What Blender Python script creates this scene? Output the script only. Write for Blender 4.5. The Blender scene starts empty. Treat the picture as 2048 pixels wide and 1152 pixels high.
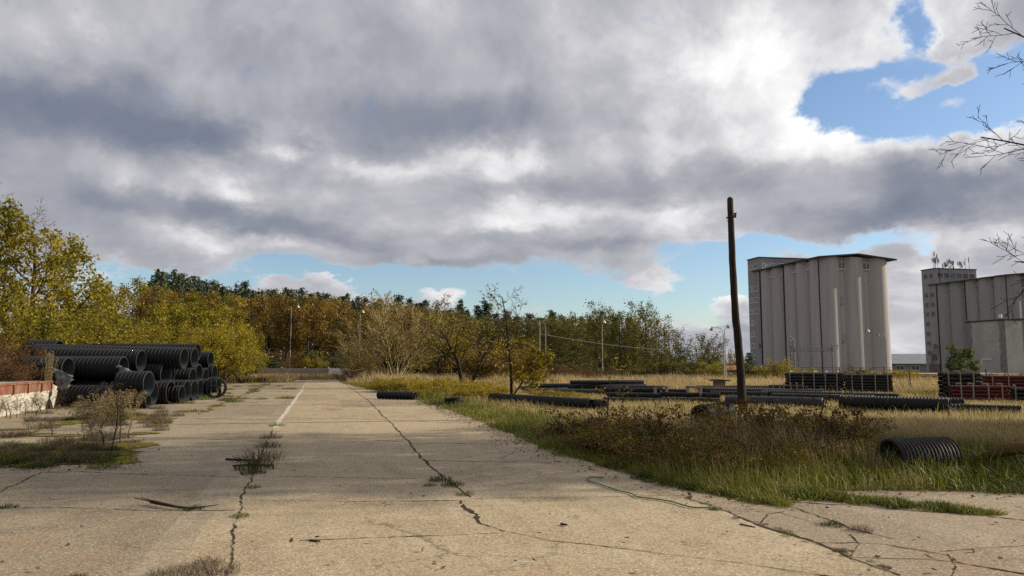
import bpy, math, random
import numpy as np
from mathutils import Vector, Matrix, Euler

C = bpy.context.scene.collection
SC = bpy.context.scene
PI = math.pi
F = 1500.0                      # focal length in pixels of a 2048 px wide picture
EYE = 1.65
PITCH = math.atan((725 - 576) / F)

# ------------------------------------------------------------------ camera
cam = bpy.data.cameras.new('camera')
cam.sensor_width = 36.0
cam.lens = 36.0 * F / 2048.0
cam.clip_start = 0.05
cam.clip_end = 6000
co = bpy.data.objects.new('camera', cam)
co.location = (0, 0, EYE)
co.rotation_euler = (PI / 2 + PITCH, 0, 0)
C.objects.link(co)
SC.camera = co

# ------------------------------------------------------------------ render settings
SC.view_settings.view_transform = 'Standard'
SC.view_settings.look = 'None'
SC.view_settings.exposure = 0.4
SC.view_settings.gamma = 1.0
SC.cycles.max_bounces = 5
SC.cycles.diffuse_bounces = 3
SC.cycles.glossy_bounces = 2
SC.cycles.transmission_bounces = 3
SC.cycles.transparent_max_bounces = 6
SC.cycles.use_denoising = False
SC.cycles.sample_clamp_indirect = 4.0

SUN_AZ = math.radians(79)       # clockwise from +Y
SUN_EL = math.radians(23)
SUN_DIR = Vector((math.sin(SUN_AZ) * math.cos(SUN_EL), math.cos(SUN_AZ) * math.cos(SUN_EL), math.sin(SUN_EL)))


def at(px, depth):
    """world x, y of a column of the photograph at a depth in metres"""
    return ((px - 1024) / F * depth, depth)


def hz(py, depth):
    """world height of a photograph row at a depth in metres"""
    return EYE + (725 - py) / F * depth


def ray(px, py):
    u, v = px - 1024, 576 - py
    y = F * math.cos(PITCH) - v * math.sin(PITCH)
    z = F * math.sin(PITCH) + v * math.cos(PITCH)
    return Vector((u, y, z))


def G(px, py, z=0.0):
    """point of the ground seen at a pixel of the photograph"""
    d = ray(px, py)
    t = (z - EYE) / d.z
    return (d.x * t, d.y * t)


# ------------------------------------------------------------------ sky
world = bpy.data.worlds.new('World')
SC.world = world
world.use_nodes = True
nt = world.node_tree
nt.nodes.clear()


class NT:
    """tiny helper to write node graphs as expressions"""
    def __init__(s, tree):
        s.t = tree

    def n(s, kind, **kw):
        nd = s.t.nodes.new(kind)
        for k, v in kw.items():
            setattr(nd, k, v)
        return nd

    def put(s, sock, v):
        if v is None:
            return
        if hasattr(v, 'links') or isinstance(v, bpy.types.NodeSocket):
            s.t.links.new(v, sock)
        else:
            sock.default_value = v

    def m(s, op, a, b=None, c=None, clamp=False):
        nd = s.n('ShaderNodeMath', operation=op, use_clamp=clamp)
        for i, v in enumerate((a, b, c)):
            s.put(nd.inputs[i], v)
        return nd.outputs[0]

    def v(s, op, a, b=None, c=None, out=0):
        nd = s.n('ShaderNodeVectorMath', operation=op)
        for i, x in enumerate((a, b, c)):
            s.put(nd.inputs[i], x)
        return nd.outputs[1] if op in ('LENGTH', 'DOT_PRODUCT', 'DISTANCE') else nd.outputs[0]

    def noise(s, vec, scale, detail=4, rough=0.55, dist=0.0, lac=2.0, color=False):
        nd = s.n('ShaderNodeTexNoise')
        s.put(nd.inputs['Vector'], vec)
        nd.inputs['Scale'].default_value = scale
        nd.inputs['Detail'].default_value = detail
        nd.inputs['Roughness'].default_value = rough
        nd.inputs['Distortion'].default_value = dist
        nd.inputs['Lacunarity'].default_value = lac
        return nd.outputs['Color'] if color else nd.outputs['Fac']

    def vor(s, vec, scale, feature='F1', out='Distance', rnd=1.0):
        nd = s.n('ShaderNodeTexVoronoi', feature=feature)
        s.put(nd.inputs['Vector'], vec)
        nd.inputs['Scale'].default_value = scale
        nd.inputs['Randomness'].default_value = rnd
        return nd.outputs[out]

    def rng(s, x, a, b, c=0.0, d=1.0, kind='LINEAR', clamp=True):
        nd = s.n('ShaderNodeMapRange', interpolation_type=kind, clamp=clamp)
        s.put(nd.inputs[0], x)
        for i, v in zip((1, 2, 3, 4), (a, b, c, d)):
            s.put(nd.inputs[i], v)
        return nd.outputs[0]

    def mix(s, f, a, b, blend='MIX'):
        nd = s.n('ShaderNodeMix', data_type='RGBA', blend_type=blend)
        s.put(nd.inputs[0], f)
        for i, v in ((6, a), (7, b)):
            if isinstance(v, tuple) and len(v) == 3:
                v = (*v, 1)
            s.put(nd.inputs[i], v)
        return nd.outputs[2]

    def ramp(s, f, stops):
        nd = s.n('ShaderNodeValToRGB')
        cr = nd.color_ramp
        while len(cr.elements) < len(stops):
            cr.elements.new(0.5)
        for e, (p, c) in zip(cr.elements, stops):
            e.position = p
            e.color = (*c, 1)
        s.put(nd.inputs[0], f)
        return nd.outputs[0]

    def xyz(s, vec):
        nd = s.n('ShaderNodeSeparateXYZ')
        s.put(nd.inputs[0], vec)
        return nd.outputs

    def vec(s, x, y, z=0.0):
        nd = s.n('ShaderNodeCombineXYZ')
        for i, v in enumerate((x, y, z)):
            s.put(nd.inputs[i], v)
        return nd.outputs[0]


def build_sky():
    g = NT(nt)
    S = 0.1
    sky = g.n('ShaderNodeTexSky', sky_type='NISHITA', sun_disc=False)
    sky.sun_elevation = SUN_EL
    sky.sun_rotation = SUN_AZ
    sky.air_density = 1.0
    sky.dust_density = 0.6
    sky.ozone_density = 1.2
    tc = g.n('ShaderNodeTexCoord')
    d = tc.outputs['Generated']
    x, y, z = g.xyz(d)
    az = g.m('ARCTAN2', x, y)
    el = g.m('ARCSINE', z)
    # billow coordinates: finer towards the horizon, as a cloud layer is
    eq = g.m('SQRT', g.m('ADD', g.m('MAXIMUM', el, 0.0), 0.012))
    q = g.vec(g.m('MULTIPLY', az, 1.0), g.m('MULTIPLY', eq, 1.35), 0.37)
    w1 = g.v('SUBTRACT', g.noise(q, 5.5, 7, 0.62, color=True), (0.5, 0.5, 0.5))
    warp = g.v('ADD', w1, (0.0, 0.0, 0.0))
    ae = g.vec(az, el)
    aw = g.v('MULTIPLY_ADD', warp, (0.22, 0.12, 0.0), ae)

    def field(base, blobs, gain=1.0):
        acc = base
        for (px, py, sx, sy, amp) in blobs:
            r = ray(px, py).normalized()
            a0, e0 = math.atan2(r.x, r.y), math.asin(r.z)
            kx, ky = F / sx, F / sy
            o = g.v('MULTIPLY_ADD', aw, (kx, ky, 0.0), (-a0 * kx, -e0 * ky, 0.0))
            acc = g.m('ADD', acc, g.rng(g.v('LENGTH', o), 1.0, 0.0, 0.0, amp * gain, 'SMOOTHERSTEP'))
        return acc

    hole = [  # where the blue shows through
        (1880, 170, 330, 125, 1.0), (1720, 190, 190, 95, .85), (1980, 225, 190, 95, .9), (1815, 45, 90, 85, .9), (1990, 120, 160, 60, .45), (1930, 92, 200, 40, -.75),
        (1700, 60, 120, 50, .28), (1640, 210, 70, 50, .4),
        (1150, 590, 600, 90, 1.05), (800, 570, 460, 75, .95), (540, 556, 330, 40, .7), (230, 552, 200, 38, .8), (1420, 520, 220, 95, 1.0), (350, 548, 150, 25, .4),
        (1340, 600, 280, 80, .6), (1480, 565, 160, 70, .6), (1600, 486, 240, 30, .8), (120, 560, 160, 30, .5), (1815, 500, 70, 44, .6), (20, 480, 60, 60, .5),
        # clouds standing in the blue
        (1315, 560, 115, 40, -1.3), (668, 580, 80, 40, -1.1), (890, 600, 95, 40, -1.1), (1440, 606, 80, 34, -1.3), (1740, 172, 110, 30, -.85), (1235, 602, 40, 14, -.5),
        (1870, 152, 110, 30, -.9), (1790, 184, 60, 24, -.7), (1920, 192, 80, 24, -.7), (1930, 140, 70, 22, -.7), (1660, 70, 60, 40, -.4), (1250, 668, 300, 22, -.5), (1450, 668, 220, 26, -.9), (1970, 50, 150, 70, -.6),
        (1960, 285, 180, 45, -.6), (1750, 560, 100, 60, -.6),
    ]
    shade = [  # light and dark parts of the cloud deck
        (230, 232, 420, 105, -.42), (60, 245, 260, 100, -.16), (480, 268, 330, 60, -.20), (760, 250, 340, 90, -.26), (1040, 245, 300, 75, -.22),
        (900, 120, 560, 110, -.05), (420, 110, 480, 100, -.07), (90, 330, 260, 70, -.08), (400, 435, 280, 55, -.26), (620, 475, 280, 45, -.20),
        (130, 430, 300, 110, -.17), (870, 522, 340, 36, -.20), (1170, 492, 260, 30, -.18), (1920, 350, 280, 105, -.36), (1750, 428, 240, 55, -.28),
        (1450, 345, 280, 60, -.12), (1180, 360, 230, 50, -.10), (650, 350, 130, 50, -.14), (300, 520, 300, 36, -.04), (720, 420, 180, 40, -.10), (1000, 470, 200, 24, -.10),
        (1560, 170, 440, 190, .27), (1700, 275, 340, 85, .25), (1380, 60, 400, 140, .14), (1850, 20, 260, 110, .22), (565, 275, 110, 65, .34), (600, 300, 60, 30, .14),
        (960, 330, 230, 55, .30), (760, 335, 140, 40, .18), (1060, 420, 210, 60, .28), (60, 40, 220, 90, .14), (450, 372, 120, 60, .22), (330, 370, 160, 40, .10), (1310, 420, 260, 60, .20), (1380, 450, 140, 40, .12),
        (1290, 300, 200, 60, .12), (560, 502, 260, 34, .18), (810, 515, 60, 28, .22), (1315, 556, 130, 40, .20), (1440, 602, 100, 40, .26), (760, 555, 100, 20, .10),
        (670, 572, 90, 40, .18), (890, 596, 90, 40, .18), (1800, 690, 300, 120, .18), (1810, 560, 160, 70, .18), (1900, 470, 260, 60, .16), (2000, 280, 150, 60, .34), (1480, 130, 140, 60, .1),
    ]
    hol = field(0.0, hole)
    shd = field(0.52, shade, 1.1)
    sd = Vector((math.sin(SUN_AZ), math.cos(SUN_AZ), 0))
    n1 = g.noise(q, 6.0, 9, 0.62, 0.3)
    n2 = g.noise(g.v('ADD', q, (0.035, 0.018, 0.0)), 6.0, 4, 0.58, 0.3)
    n3 = g.noise(q, 17.0, 8, 0.66, 0.5)
    n4 = g.noise(g.v('ADD', q, (3.0, 1.0, 2.0)), 3.2, 5, 0.55, 0.4)
    cover = g.m('SUBTRACT', g.m('MULTIPLY_ADD', g.m('SUBTRACT', n1, 0.5), 1.7, 0.80), hol)
    cover = g.m('MULTIPLY_ADD', g.m('SUBTRACT', n3, 0.5), 1.1, cover)
    alpha = g.rng(cover, 0.0, 0.58, 0, 1, 'SMOOTHSTEP')
    n1s = g.noise(q, 6.0, 5, 0.56, 0.3)
    relief = g.m('MULTIPLY', g.m('SUBTRACT', n1s, n2), 0.75)
    s = g.m('ADD', shd, relief)
    bil = g.rng(shd, .42, .80, 0.10, 0.42)
    s = g.m('MULTIPLY_ADD', g.m('SUBTRACT', n3, 0.5), bil, s)
    s = g.m('MULTIPLY_ADD', g.m('SUBTRACT', n4, 0.5), 0.16, s)
    # thin edges of the clouds are bright
    edge = g.rng(cover, 0.15, 0.75, 0.16, 0.0)
    s = g.m('ADD', s, edge)
    k = 1 / S
    col = g.ramp(s, [(0.0, (.170, .197, .262)), (0.22, (.235, .255, .312)), (0.42, (.345, .355, .395)), (0.6, (.47, .47, .505)), (0.78, (.70, .695, .71)), (1.0, (.98, .965, .945))])
    col = g.v('SCALE', col)
    col.node.inputs['Scale'].default_value = k * SKY_CLOUD
    blue = g.v('MULTIPLY', sky.outputs[0], tuple(c * SKY_BLUE for c in (.85, .94, 1.06)))
    out = g.mix(alpha, blue, col)
    bg = g.n('ShaderNodeBackground')
    g.put(bg.inputs[0], out)
    bg.inputs[1].default_value = S
    wo = g.n('ShaderNodeOutputWorld')
    nt.links.new(bg.outputs[0], wo.inputs[0])


SKY_CLOUD = 0.85
SKY_BLUE = 1.0
build_sky()

sun = bpy.data.lights.new('sun', 'SUN')
sun.energy = 5.0
sun.angle = math.radians(0.6)
sun.color = (1.0, 0.89, 0.71)
so = bpy.data.objects.new('sun', sun)
so.rotation_euler = SUN_DIR.to_track_quat('Z', 'Y').to_euler()
so.location = SUN_DIR * 100
C.objects.link(so)

# ------------------------------------------------------------------ object helpers


def link(o, parent=None):
    C.objects.link(o)
    if parent is not None:
        o.parent = parent
    return o


def empty(name, loc=(0, 0, 0), rz=0.0, scale=(1, 1, 1)):
    o = bpy.data.objects.new(name, None)
    o.location = loc
    o.rotation_euler = (0, 0, rz)
    o.scale = scale
    o.empty_display_size = 0.2
    return link(o)


def tag(o, label=None, cat=None, group=None, kind=None):
    if label:
        o['label'] = label
    if cat:
        o['category'] = cat
    if group:
        o['group'] = group
    if kind:
        o['kind'] = kind
    return o


def kids(o):
    return [c for c in ALL.get(o.name, [])]


ALL = {}


def obj(name, mesh, parent=None, loc=None, rot=None, scale=None):
    o = bpy.data.objects.new(name, mesh)
    if loc is not None:
        o.location = loc
    if rot is not None:
        o.rotation_euler = rot
    if scale is not None:
        o.scale = scale
    link(o, parent)
    if parent is not None:
        ALL.setdefault(parent.name, []).append(o)
    return o


def dup(o, parent=None):
    """a thing, its parts and their sub-parts"""
    c = o.copy()
    link(c, parent)
    if parent is not None:
        ALL.setdefault(parent.name, []).append(c)
    for k in list(kids(o)):
        dup(k, c)
    return c


def npmesh(name, verts, quads=None, tris=None, mats=(), smooth=True, attrs=None, midx=None):
    me = bpy.data.meshes.new(name)
    verts = np.asarray(verts, dtype=np.float32).reshape(-1, 3)
    q = np.zeros((0, 4), np.int32) if quads is None else np.asarray(quads, np.int32).reshape(-1, 4)
    t = np.zeros((0, 3), np.int32) if tris is None else np.asarray(tris, np.int32).reshape(-1, 3)
    me.vertices.add(len(verts))
    me.vertices.foreach_set('co', verts.ravel())
    nl = q.size + t.size
    me.loops.add(nl)
    me.loops.foreach_set('vertex_index', np.concatenate([q.ravel(), t.ravel()]).astype(np.int32))
    npoly = len(q) + len(t)
    me.polygons.add(npoly)
    ls = np.concatenate([np.arange(len(q)) * 4, q.size + np.arange(len(t)) * 3]).astype(np.int32)
    me.polygons.foreach_set('loop_start', ls)
    me.polygons.foreach_set('use_smooth', np.full(npoly, smooth, dtype=bool))
    if midx is not None:
        me.polygons.foreach_set('material_index', np.asarray(midx, np.int32))
    for m in mats:
        me.materials.append(m)
    if attrs:
        for k, a in attrs.items():
            at_ = me.attributes.new(k, 'FLOAT', 'POINT')
            at_.data.foreach_set('value', np.asarray(a, np.float32))
    me.update(calc_edges=True)
    me.validate()
    return me


class MB:
    """collects boxes, prisms and tubes into one mesh; faces carry a material slot"""
    def __init__(s):
        s.v, s.f, s.mi = [], [], []

    def add(s, vs, fs, mi=0, M=None):
        o = len(s.v)
        for p in vs:
            p = Vector(p)
            s.v.append(tuple(M @ p if M is not None else p))
        for f in fs:
            s.f.append([i + o for i in f])
            s.mi.append(mi)

    def box(s, x0, x1, y0, y1, z0, z1, mi=0, M=None):
        vs = [(x0, y0, z0), (x1, y0, z0), (x1, y1, z0), (x0, y1, z0), (x0, y0, z1), (x1, y0, z1), (x1, y1, z1), (x0, y1, z1)]
        s.add(vs, [(0, 3, 2, 1), (4, 5, 6, 7), (0, 1, 5, 4), (1, 2, 6, 5), (2, 3, 7, 6), (3, 0, 4, 7)], mi, M)

    def tube(s, pts, rad, n=8, mi=0, caps=True):
        pts = [Vector(p) for p in pts]
        rad = rad if isinstance(rad, (list, tuple)) else [rad] * len(pts)
        o = len(s.v)
        ref = None
        for i, p in enumerate(pts):
            d = (pts[min(i + 1, len(pts) - 1)] - pts[max(i - 1, 0)]).normalized()
            if ref is None:
                ref = Vector((0, 0, 1)) if abs(d.z) < .9 else Vector((1, 0, 0))
            a = d.cross(ref).normalized()
            b = a.cross(d).normalized()
            ref = b
            for k in range(n):
                t = 2 * PI * k / n
                s.v.append(tuple(p + (a * math.cos(t) + b * math.sin(t)) * rad[i]))
        for i in range(len(pts) - 1):
            for k in range(n):
                k2 = (k + 1) % n
                s.f.append([o + i * n + k, o + i * n + k2, o + (i + 1) * n + k2, o + (i + 1) * n + k])
                s.mi.append(mi)
        if caps:
            s.f.append([o + k for k in range(n)][::-1])
            s.mi.append(mi)
            s.f.append([o + (len(pts) - 1) * n + k for k in range(n)])
            s.mi.append(mi)

    def extrude(s, poly, z0, z1, mi=0, M=None):
        n = len(poly)
        vs = [(x, y, z0) for x, y in poly] + [(x, y, z1) for x, y in poly]
        fs = [tuple(range(n))[::-1], tuple(range(n, 2 * n))] + [(i, (i + 1) % n, n + (i + 1) % n, n + i) for i in range(n)]
        s.add(vs, fs, mi, M)

    def mesh(s, name, mats, smooth=False, bevel=0):
        me = bpy.data.meshes.new(name)
        me.from_pydata(s.v, [], s.f)
        for m in (mats if isinstance(mats, (list, tuple)) else [mats]):
            me.materials.append(m)
        me.polygons.foreach_set('material_index', s.mi)
        me.polygons.foreach_set('use_smooth', [smooth] * len(me.polygons))
        me.update()
        if smooth:
            me.set_sharp_from_angle(angle=math.radians(40))
        return me

    def build(s, name, mats, parent=None, smooth=False, **kw):
        return obj(name, s.mesh(name, mats, smooth), parent, **kw)


# ------------------------------------------------------------------ materials
MATS = {}


def mat(name, fn):
    m = bpy.data.materials.new(name)
    m.use_nodes = True
    t = m.node_tree
    t.nodes.clear()
    g = NT(t)
    out = g.n('ShaderNodeOutputMaterial')
    sh = fn(g)
    t.links.new(sh, out.inputs[0])
    MATS[name] = m
    return m


def pbsdf(g, color, rough=0.7, spec=0.3, bump=None, bstr=0.3, bdist=0.02, metal=0.0):
    b = g.n('ShaderNodeBsdfPrincipled')
    if isinstance(color, tuple):
        color = (*color[:3], 1)
    g.put(b.inputs['Base Color'], color)
    g.put(b.inputs['Roughness'], rough)
    b.inputs['Specular IOR Level'].default_value = spec
    b.inputs['Metallic'].default_value = metal
    if bump is not None:
        bn = g.n('ShaderNodeBump')
        bn.inputs['Strength'].default_value = bstr
        bn.inputs['Distance'].default_value = bdist
        g.put(bn.inputs['Height'], bump)
        g.t.links.new(bn.outputs[0], b.inputs['Normal'])
    return b.outputs[0]


def ocoord(g):
    return g.n('ShaderNodeTexCoord').outputs['Object']


def varied(name, c1, c2, scale=3.0, rough=0.75, spec=0.25, bump=0.3, bscale=30, stretch=(1, 1, 1), bd=0.01, lo=.3, hi=.7, rnd=0.0):
    def fn(g):
        v = g.v('MULTIPLY', ocoord(g), stretch)
        n = g.noise(v, scale, 6, 0.62)
        f = g.rng(n, lo, hi)
        if rnd:
            oi = g.n('ShaderNodeObjectInfo')
            f = g.m('ADD', f, g.m('MULTIPLY', g.m('SUBTRACT', oi.outputs['Random'], 0.5), rnd), clamp=True)
        c = g.mix(f, c1, c2)
        b = g.noise(v, bscale, 4, 0.6)
        return pbsdf(g, c, rough, spec, b, bump, bd)
    return mat(name, fn)


def leafmat(name, stops, transl=0.35, rough=0.55, rnd=0.25, spec=0.2):
    def fn(g):
        a = g.n('ShaderNodeAttribute', attribute_name='tint')
        oi = g.n('ShaderNodeObjectInfo')
        f = g.m('ADD', a.outputs['Fac'], g.m('MULTIPLY', g.m('SUBTRACT', oi.outputs['Random'], 0.5), rnd), clamp=True)
        c = g.ramp(f, stops)
        b = g.n('ShaderNodeBsdfPrincipled')
        g.put(b.inputs['Base Color'], c)
        b.inputs['Roughness'].default_value = rough
        b.inputs['Specular IOR Level'].default_value = spec
        tr = g.n('ShaderNodeBsdfTranslucent')
        g.put(tr.inputs[0], c)
        mx = g.n('ShaderNodeMixShader')
        mx.inputs[0].default_value = transl
        g.t.links.new(b.outputs[0], mx.inputs[1])
        g.t.links.new(tr.outputs[0], mx.inputs[2])
        return mx.outputs[0]
    return mat(name, fn)


YAW = math.radians(14.4)        # the yard's grid: roads, dock and silos share it


def concrete(name, ca, cb, stain, pale, seed=0.0, speck=1.0):
    def fn(g):
        p0 = ocoord(g)
        mp = g.n('ShaderNodeMapping')
        mp.inputs['Rotation'].default_value = (0, 0, -YAW)
        mp.inputs['Location'].default_value = (seed, seed * .7, 0)
        g.put(mp.inputs[0], p0)
        p = mp.outputs[0]
        big = g.noise(p, 0.16, 4, 0.55)
        mid = g.noise(g.v('MULTIPLY', p, (1.5, 0.55, 1)), 0.9, 6, 0.62, 0.6)
        c = g.mix(g.rng(big, .36, .64), ca, cb)
        c = g.mix(g.m('MULTIPLY', g.rng(mid, .50, .74), 0.75), c, stain)
        mid2 = g.noise(g.v('ADD', p, (31.0, 7.0, 0)), 1.4, 5, 0.6, 0.3)
        c = g.mix(g.m('MULTIPLY', g.rng(mid2, .52, .70), 0.55), c, pale)
        # worn wheel paths and scuffs running along the slabs
        scf = g.noise(g.v('MULTIPLY', p, (7.0, 0.35, 1)), 1.0, 5, 0.6)
        c = g.mix(g.m('MULTIPLY', g.rng(scf, .52, .72), 0.25), c, stain)
        # every slab was cast on its own day
        cx_, cy_, _ = g.xyz(p)
        cell = g.vec(g.m('FLOOR', g.m('DIVIDE', cx_, 3.9)), g.m('FLOOR', g.m('DIVIDE', cy_, 6.1)), seed)
        wn = g.n('ShaderNodeTexWhiteNoise', noise_dimensions='3D')
        g.put(wn.inputs[0], cell)
        c = g.mix(g.m('MULTIPLY', g.rng(wn.outputs[0], .45, 1.0), .42), c, tuple(x * .80 for x in stain))
        oil = g.noise(g.v('ADD', p, (5.0, 77.0, 0)), 0.55, 7, 0.68, .8)
        c = g.mix(g.m('MULTIPLY', g.rng(oil, .56, .72), 0.55), c, tuple(x * .55 for x in stain))
        red = g.noise(g.v('ADD', p, (51.0, 13.0, 0)), 0.8, 5, 0.6, .4)
        c = g.mix(g.m('MULTIPLY', g.rng(red, .54, .70), 0.40), c, (ca[0] * .92, ca[1] * .72, ca[2] * .62))
        # aggregate
        ag = g.noise(p, 30, 3, 0.8)
        c = g.mix(g.m('MULTIPLY', g.rng(ag, .53, .66), 0.75 * speck), c, tuple(x * .30 for x in stain))
        ag2 = g.noise(g.v('ADD', p, (3.3, 9.1, 0)), 38, 2, 0.75)
        c = g.mix(g.m('MULTIPLY', g.rng(ag2, .56, .68), 0.65 * speck), c, tuple(min(1, x * 1.75) for x in pale))
        ag3 = g.noise(p, 9, 4, 0.75)
        c = g.mix(g.m('MULTIPLY', g.rng(ag3, .5, .66), 0.36 * speck), c, tuple(x * .55 for x in stain))
        # hairline cracks here and there
        wp = g.v('MULTIPLY_ADD', g.v('SUBTRACT', g.noise(p, 1.7, 5, 0.65, color=True), (.5, .5, .5)), (.9, .9, 0), p)
        e = g.vor(wp, 0.33, 'DISTANCE_TO_EDGE')
        ck = g.m('MULTIPLY', g.rng(e, 0.0, 0.007, 1, 0), g.rng(g.noise(p, 0.35, 2, .5), .50, .60))
        c = g.mix(g.m('MULTIPLY', ck, 0.6), c, (.045, .035, .025))
        h = g.m('ADD', g.m('MULTIPLY', ag, 0.6), g.m('MULTIPLY', ag3, 0.8))
        return pbsdf(g, c, 0.85, 0.15, h, 0.55, 0.012)
    return mat(name, fn)


M_road = concrete('concrete_road', (.40, .325, .21), (.35, .275, .18), (.235, .175, .11), (.48, .40, .28), 3.0)
M_lane = concrete('concrete_lane', (.335, .275, .19), (.28, .23, .155), (.195, .15, .10), (.41, .345, .245), 17.0)
M_slab = concrete('concrete_slab', (.33, .27, .19), (.285, .23, .165), (.20, .15, .105), (.41, .345, .25), 41.0)
M_crack = varied('crack_dirt', (.035, .028, .018), (.075, .058, .035), 6, .95, .05, .6, 60)
M_moss = mat('moss', lambda g: pbsdf(g, g.ramp(g.noise(ocoord(g), 1.6, 7, 0.65), [(.34, (.17, .13, .07)), (.44, (.105, .085, .025)), (.51, (.15, .135, .018)), (.70, (.24, .225, .025))]), .95, .05, g.noise(ocoord(g), 40, 4, .7), .8, .03))
M_soil = mat('soil', lambda g: pbsdf(g, g.ramp(g.noise(ocoord(g), 0.35, 8, 0.65), [(.3, (.10, .085, .04)), (.5, (.17, .135, .07)), (.68, (.12, .12, .04))]), .95, .05, g.noise(ocoord(g), 14, 5, .7), .8, .05))
M_line = mat('line_paint', lambda g: pbsdf(g, g.mix(g.rng(g.noise(ocoord(g), 9, 6, .7), .42, .58), (.60, .57, .50), (.36, .31, .22)), .7, .2))


def plastic(name, c1, c2, rough, dust):
    def fn(g):
        p = ocoord(g)
        oi = g.n('ShaderNodeObjectInfo')
        pr = g.v('ADD', p, g.vec(g.m('MULTIPLY', oi.outputs['Random'], 40.0), 0, 0))
        n = g.noise(pr, 2.5, 6, 0.6)
        c = g.mix(g.rng(n, .35, .7), c1, c2)
        d = g.noise(pr, 7, 7, 0.7)
        c = g.mix(g.m('MULTIPLY', g.rng(d, .52, .75), dust), c, (.16, .14, .11))
        return pbsdf(g, c, g.rng(d, .3, .7, rough, rough + .25), 0.32, g.noise(p, 25, 3), .08, .01)
    return mat(name, fn)


M_pipe = plastic('black_plastic', (.005, .005, .006), (.008, .008, .010), .46, .06)
M_pipein = plastic('pipe_lining', (.045, .055, .062), (.065, .078, .085), .55, .30)
M_pipesm = plastic('smooth_black_plastic', (.012, .012, .014), (.020, .019, .021), .28, .2)
M_maroon = plastic('maroon_plastic', (.085, .014, .016), (.115, .022, .022), .5, .25)
M_pipegrey = plastic('pale_grey_plastic', (.13, .115, .105), (.20, .18, .16), .6, .3)  # much paler grey than the other ribbed pipes
M_rust = mat('red_steel', lambda g: pbsdf(g, g.mix(g.rng(g.noise(g.v('MULTIPLY', ocoord(g), (1, 1, .5)), 2.2, 8, .70), .44, .70), (.165, .055, .028), (.23, .15, .11)), .65, .3, g.noise(ocoord(g), 30, 4), .3, .01))
M_plaster = mat('peeling_plaster', lambda g: pbsdf(g, g.mix(g.m('MULTIPLY', g.rng(g.noise(g.v('MULTIPLY', ocoord(g), (1.6, 1.6, .35)), 1.6, 7, .68), .45, .72), .9), (.46, .43, .365), (.22, .18, .125)), .9, .1, g.noise(ocoord(g), 22, 6, .7), .6, .02))
M_deck = varied('dock_concrete', (.30, .27, .21), (.40, .37, .30), 1.2, .9, .1, .4, 30)
M_bark = varied('bark', (.045, .034, .024), (.10, .08, .06), 5, .9, .1, .8, 25, (1, 1, .25), .02)
M_barkgrey = varied('grey_bark', (.10, .085, .065), (.19, .165, .13), 5, .9, .1, .8, 25, (1, 1, .25), .02)
M_barkdark = varied('dark_bark', (.020, .016, .012), (.045, .035, .027), 5, .9, .1, .8, 25, (1, 1, .25), .02)
M_barktan = varied('tan_bark', (.23, .18, .085), (.36, .295, .145), 5, .9, .1, .6, 25, (1, 1, .25), .02)
M_pole = varied('weathered_pole', (.012, .009, .007), (.045, .031, .022), 2.2, .85, .15, .9, 16, (3.5, 3.5, .22), .02, .35, .65)
M_iron = varied('rusty_iron', (.05, .03, .02), (.11, .06, .035), 8, .7, .3, .4, 40)
M_galv = varied('galvanised_steel', (.20, .19, .165), (.29, .275, .24), 3, .5, .4, .1, 20)
M_dull = varied('dull_steel', (.12, .115, .105), (.20, .19, .17), 3, .6, .4, .1, 20)
M_timber = varied('old_timber', (.10, .075, .05), (.20, .155, .11), 2.5, .9, .1, .6, 20, (.4, 3, 3))
M_timberpale = varied('pale_batten', (.22, .18, .13), (.34, .29, .22), 2.5, .9, .1, .4, 20)
M_white = varied('white_enamel', (.6, .6, .58), (.75, .75, .72), 3, .4, .4, .05, 20)
M_glass = mat('dark_glass', lambda g: pbsdf(g, (.025, .03, .035), .08, .8))
M_glasspale = mat('pale_mottled_glass', lambda g: pbsdf(g, g.mix(g.rng(g.noise(ocoord(g), 1.2, 2), .42, .58), (.08, .085, .09), (.60, .62, .64)), .12, .7))  # noise mixes dark and pale patches in the glass
M_frame = varied('window_frame', (.72, .72, .70), (.82, .81, .78), 3, .6, .3, .05, 20)  # white frames, brightened in colour for the sky they reflect
M_framedk = varied('weathered_frame', (.16, .16, .16), (.25, .24, .24), 3, .6, .3, .05, 20)


def silo_mat(name, c1, c2, streak):
    def fn(g):
        p = ocoord(g)
        n = g.noise(g.v('MULTIPLY', p, (1, 1, .12)), 0.35, 6, .6)
        c = g.mix(g.rng(n, .3, .7), c1, c2)
        s = g.noise(g.v('MULTIPLY', p, (1, 1, .03)), 1.6, 5, .65)
        c = g.mix(g.m('MULTIPLY', g.rng(s, .46, .72), .75), c, streak)
        z = g.xyz(p)[2]
        w = g.n('ShaderNodeMath', operation='FRACT')
        g.put(w.inputs[0], g.m('MULTIPLY', z, 1 / 1.5))
        ln = g.rng(g.m('ABSOLUTE', g.m('SUBTRACT', w.outputs[0], .5)), .45, .5, 0, 1)
        c = g.mix(g.m('MULTIPLY', ln, .28), c, streak)
        fine = g.noise(p, 3.5, 5, .7)
        c = g.mix(g.m('MULTIPLY', g.rng(fine, .45, .7), .25), c, tuple(x * .75 for x in c1))
        return pbsdf(g, c, .9, .1, g.noise(p, 6, 4), .25, .03)
    return mat(name, fn)


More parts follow.
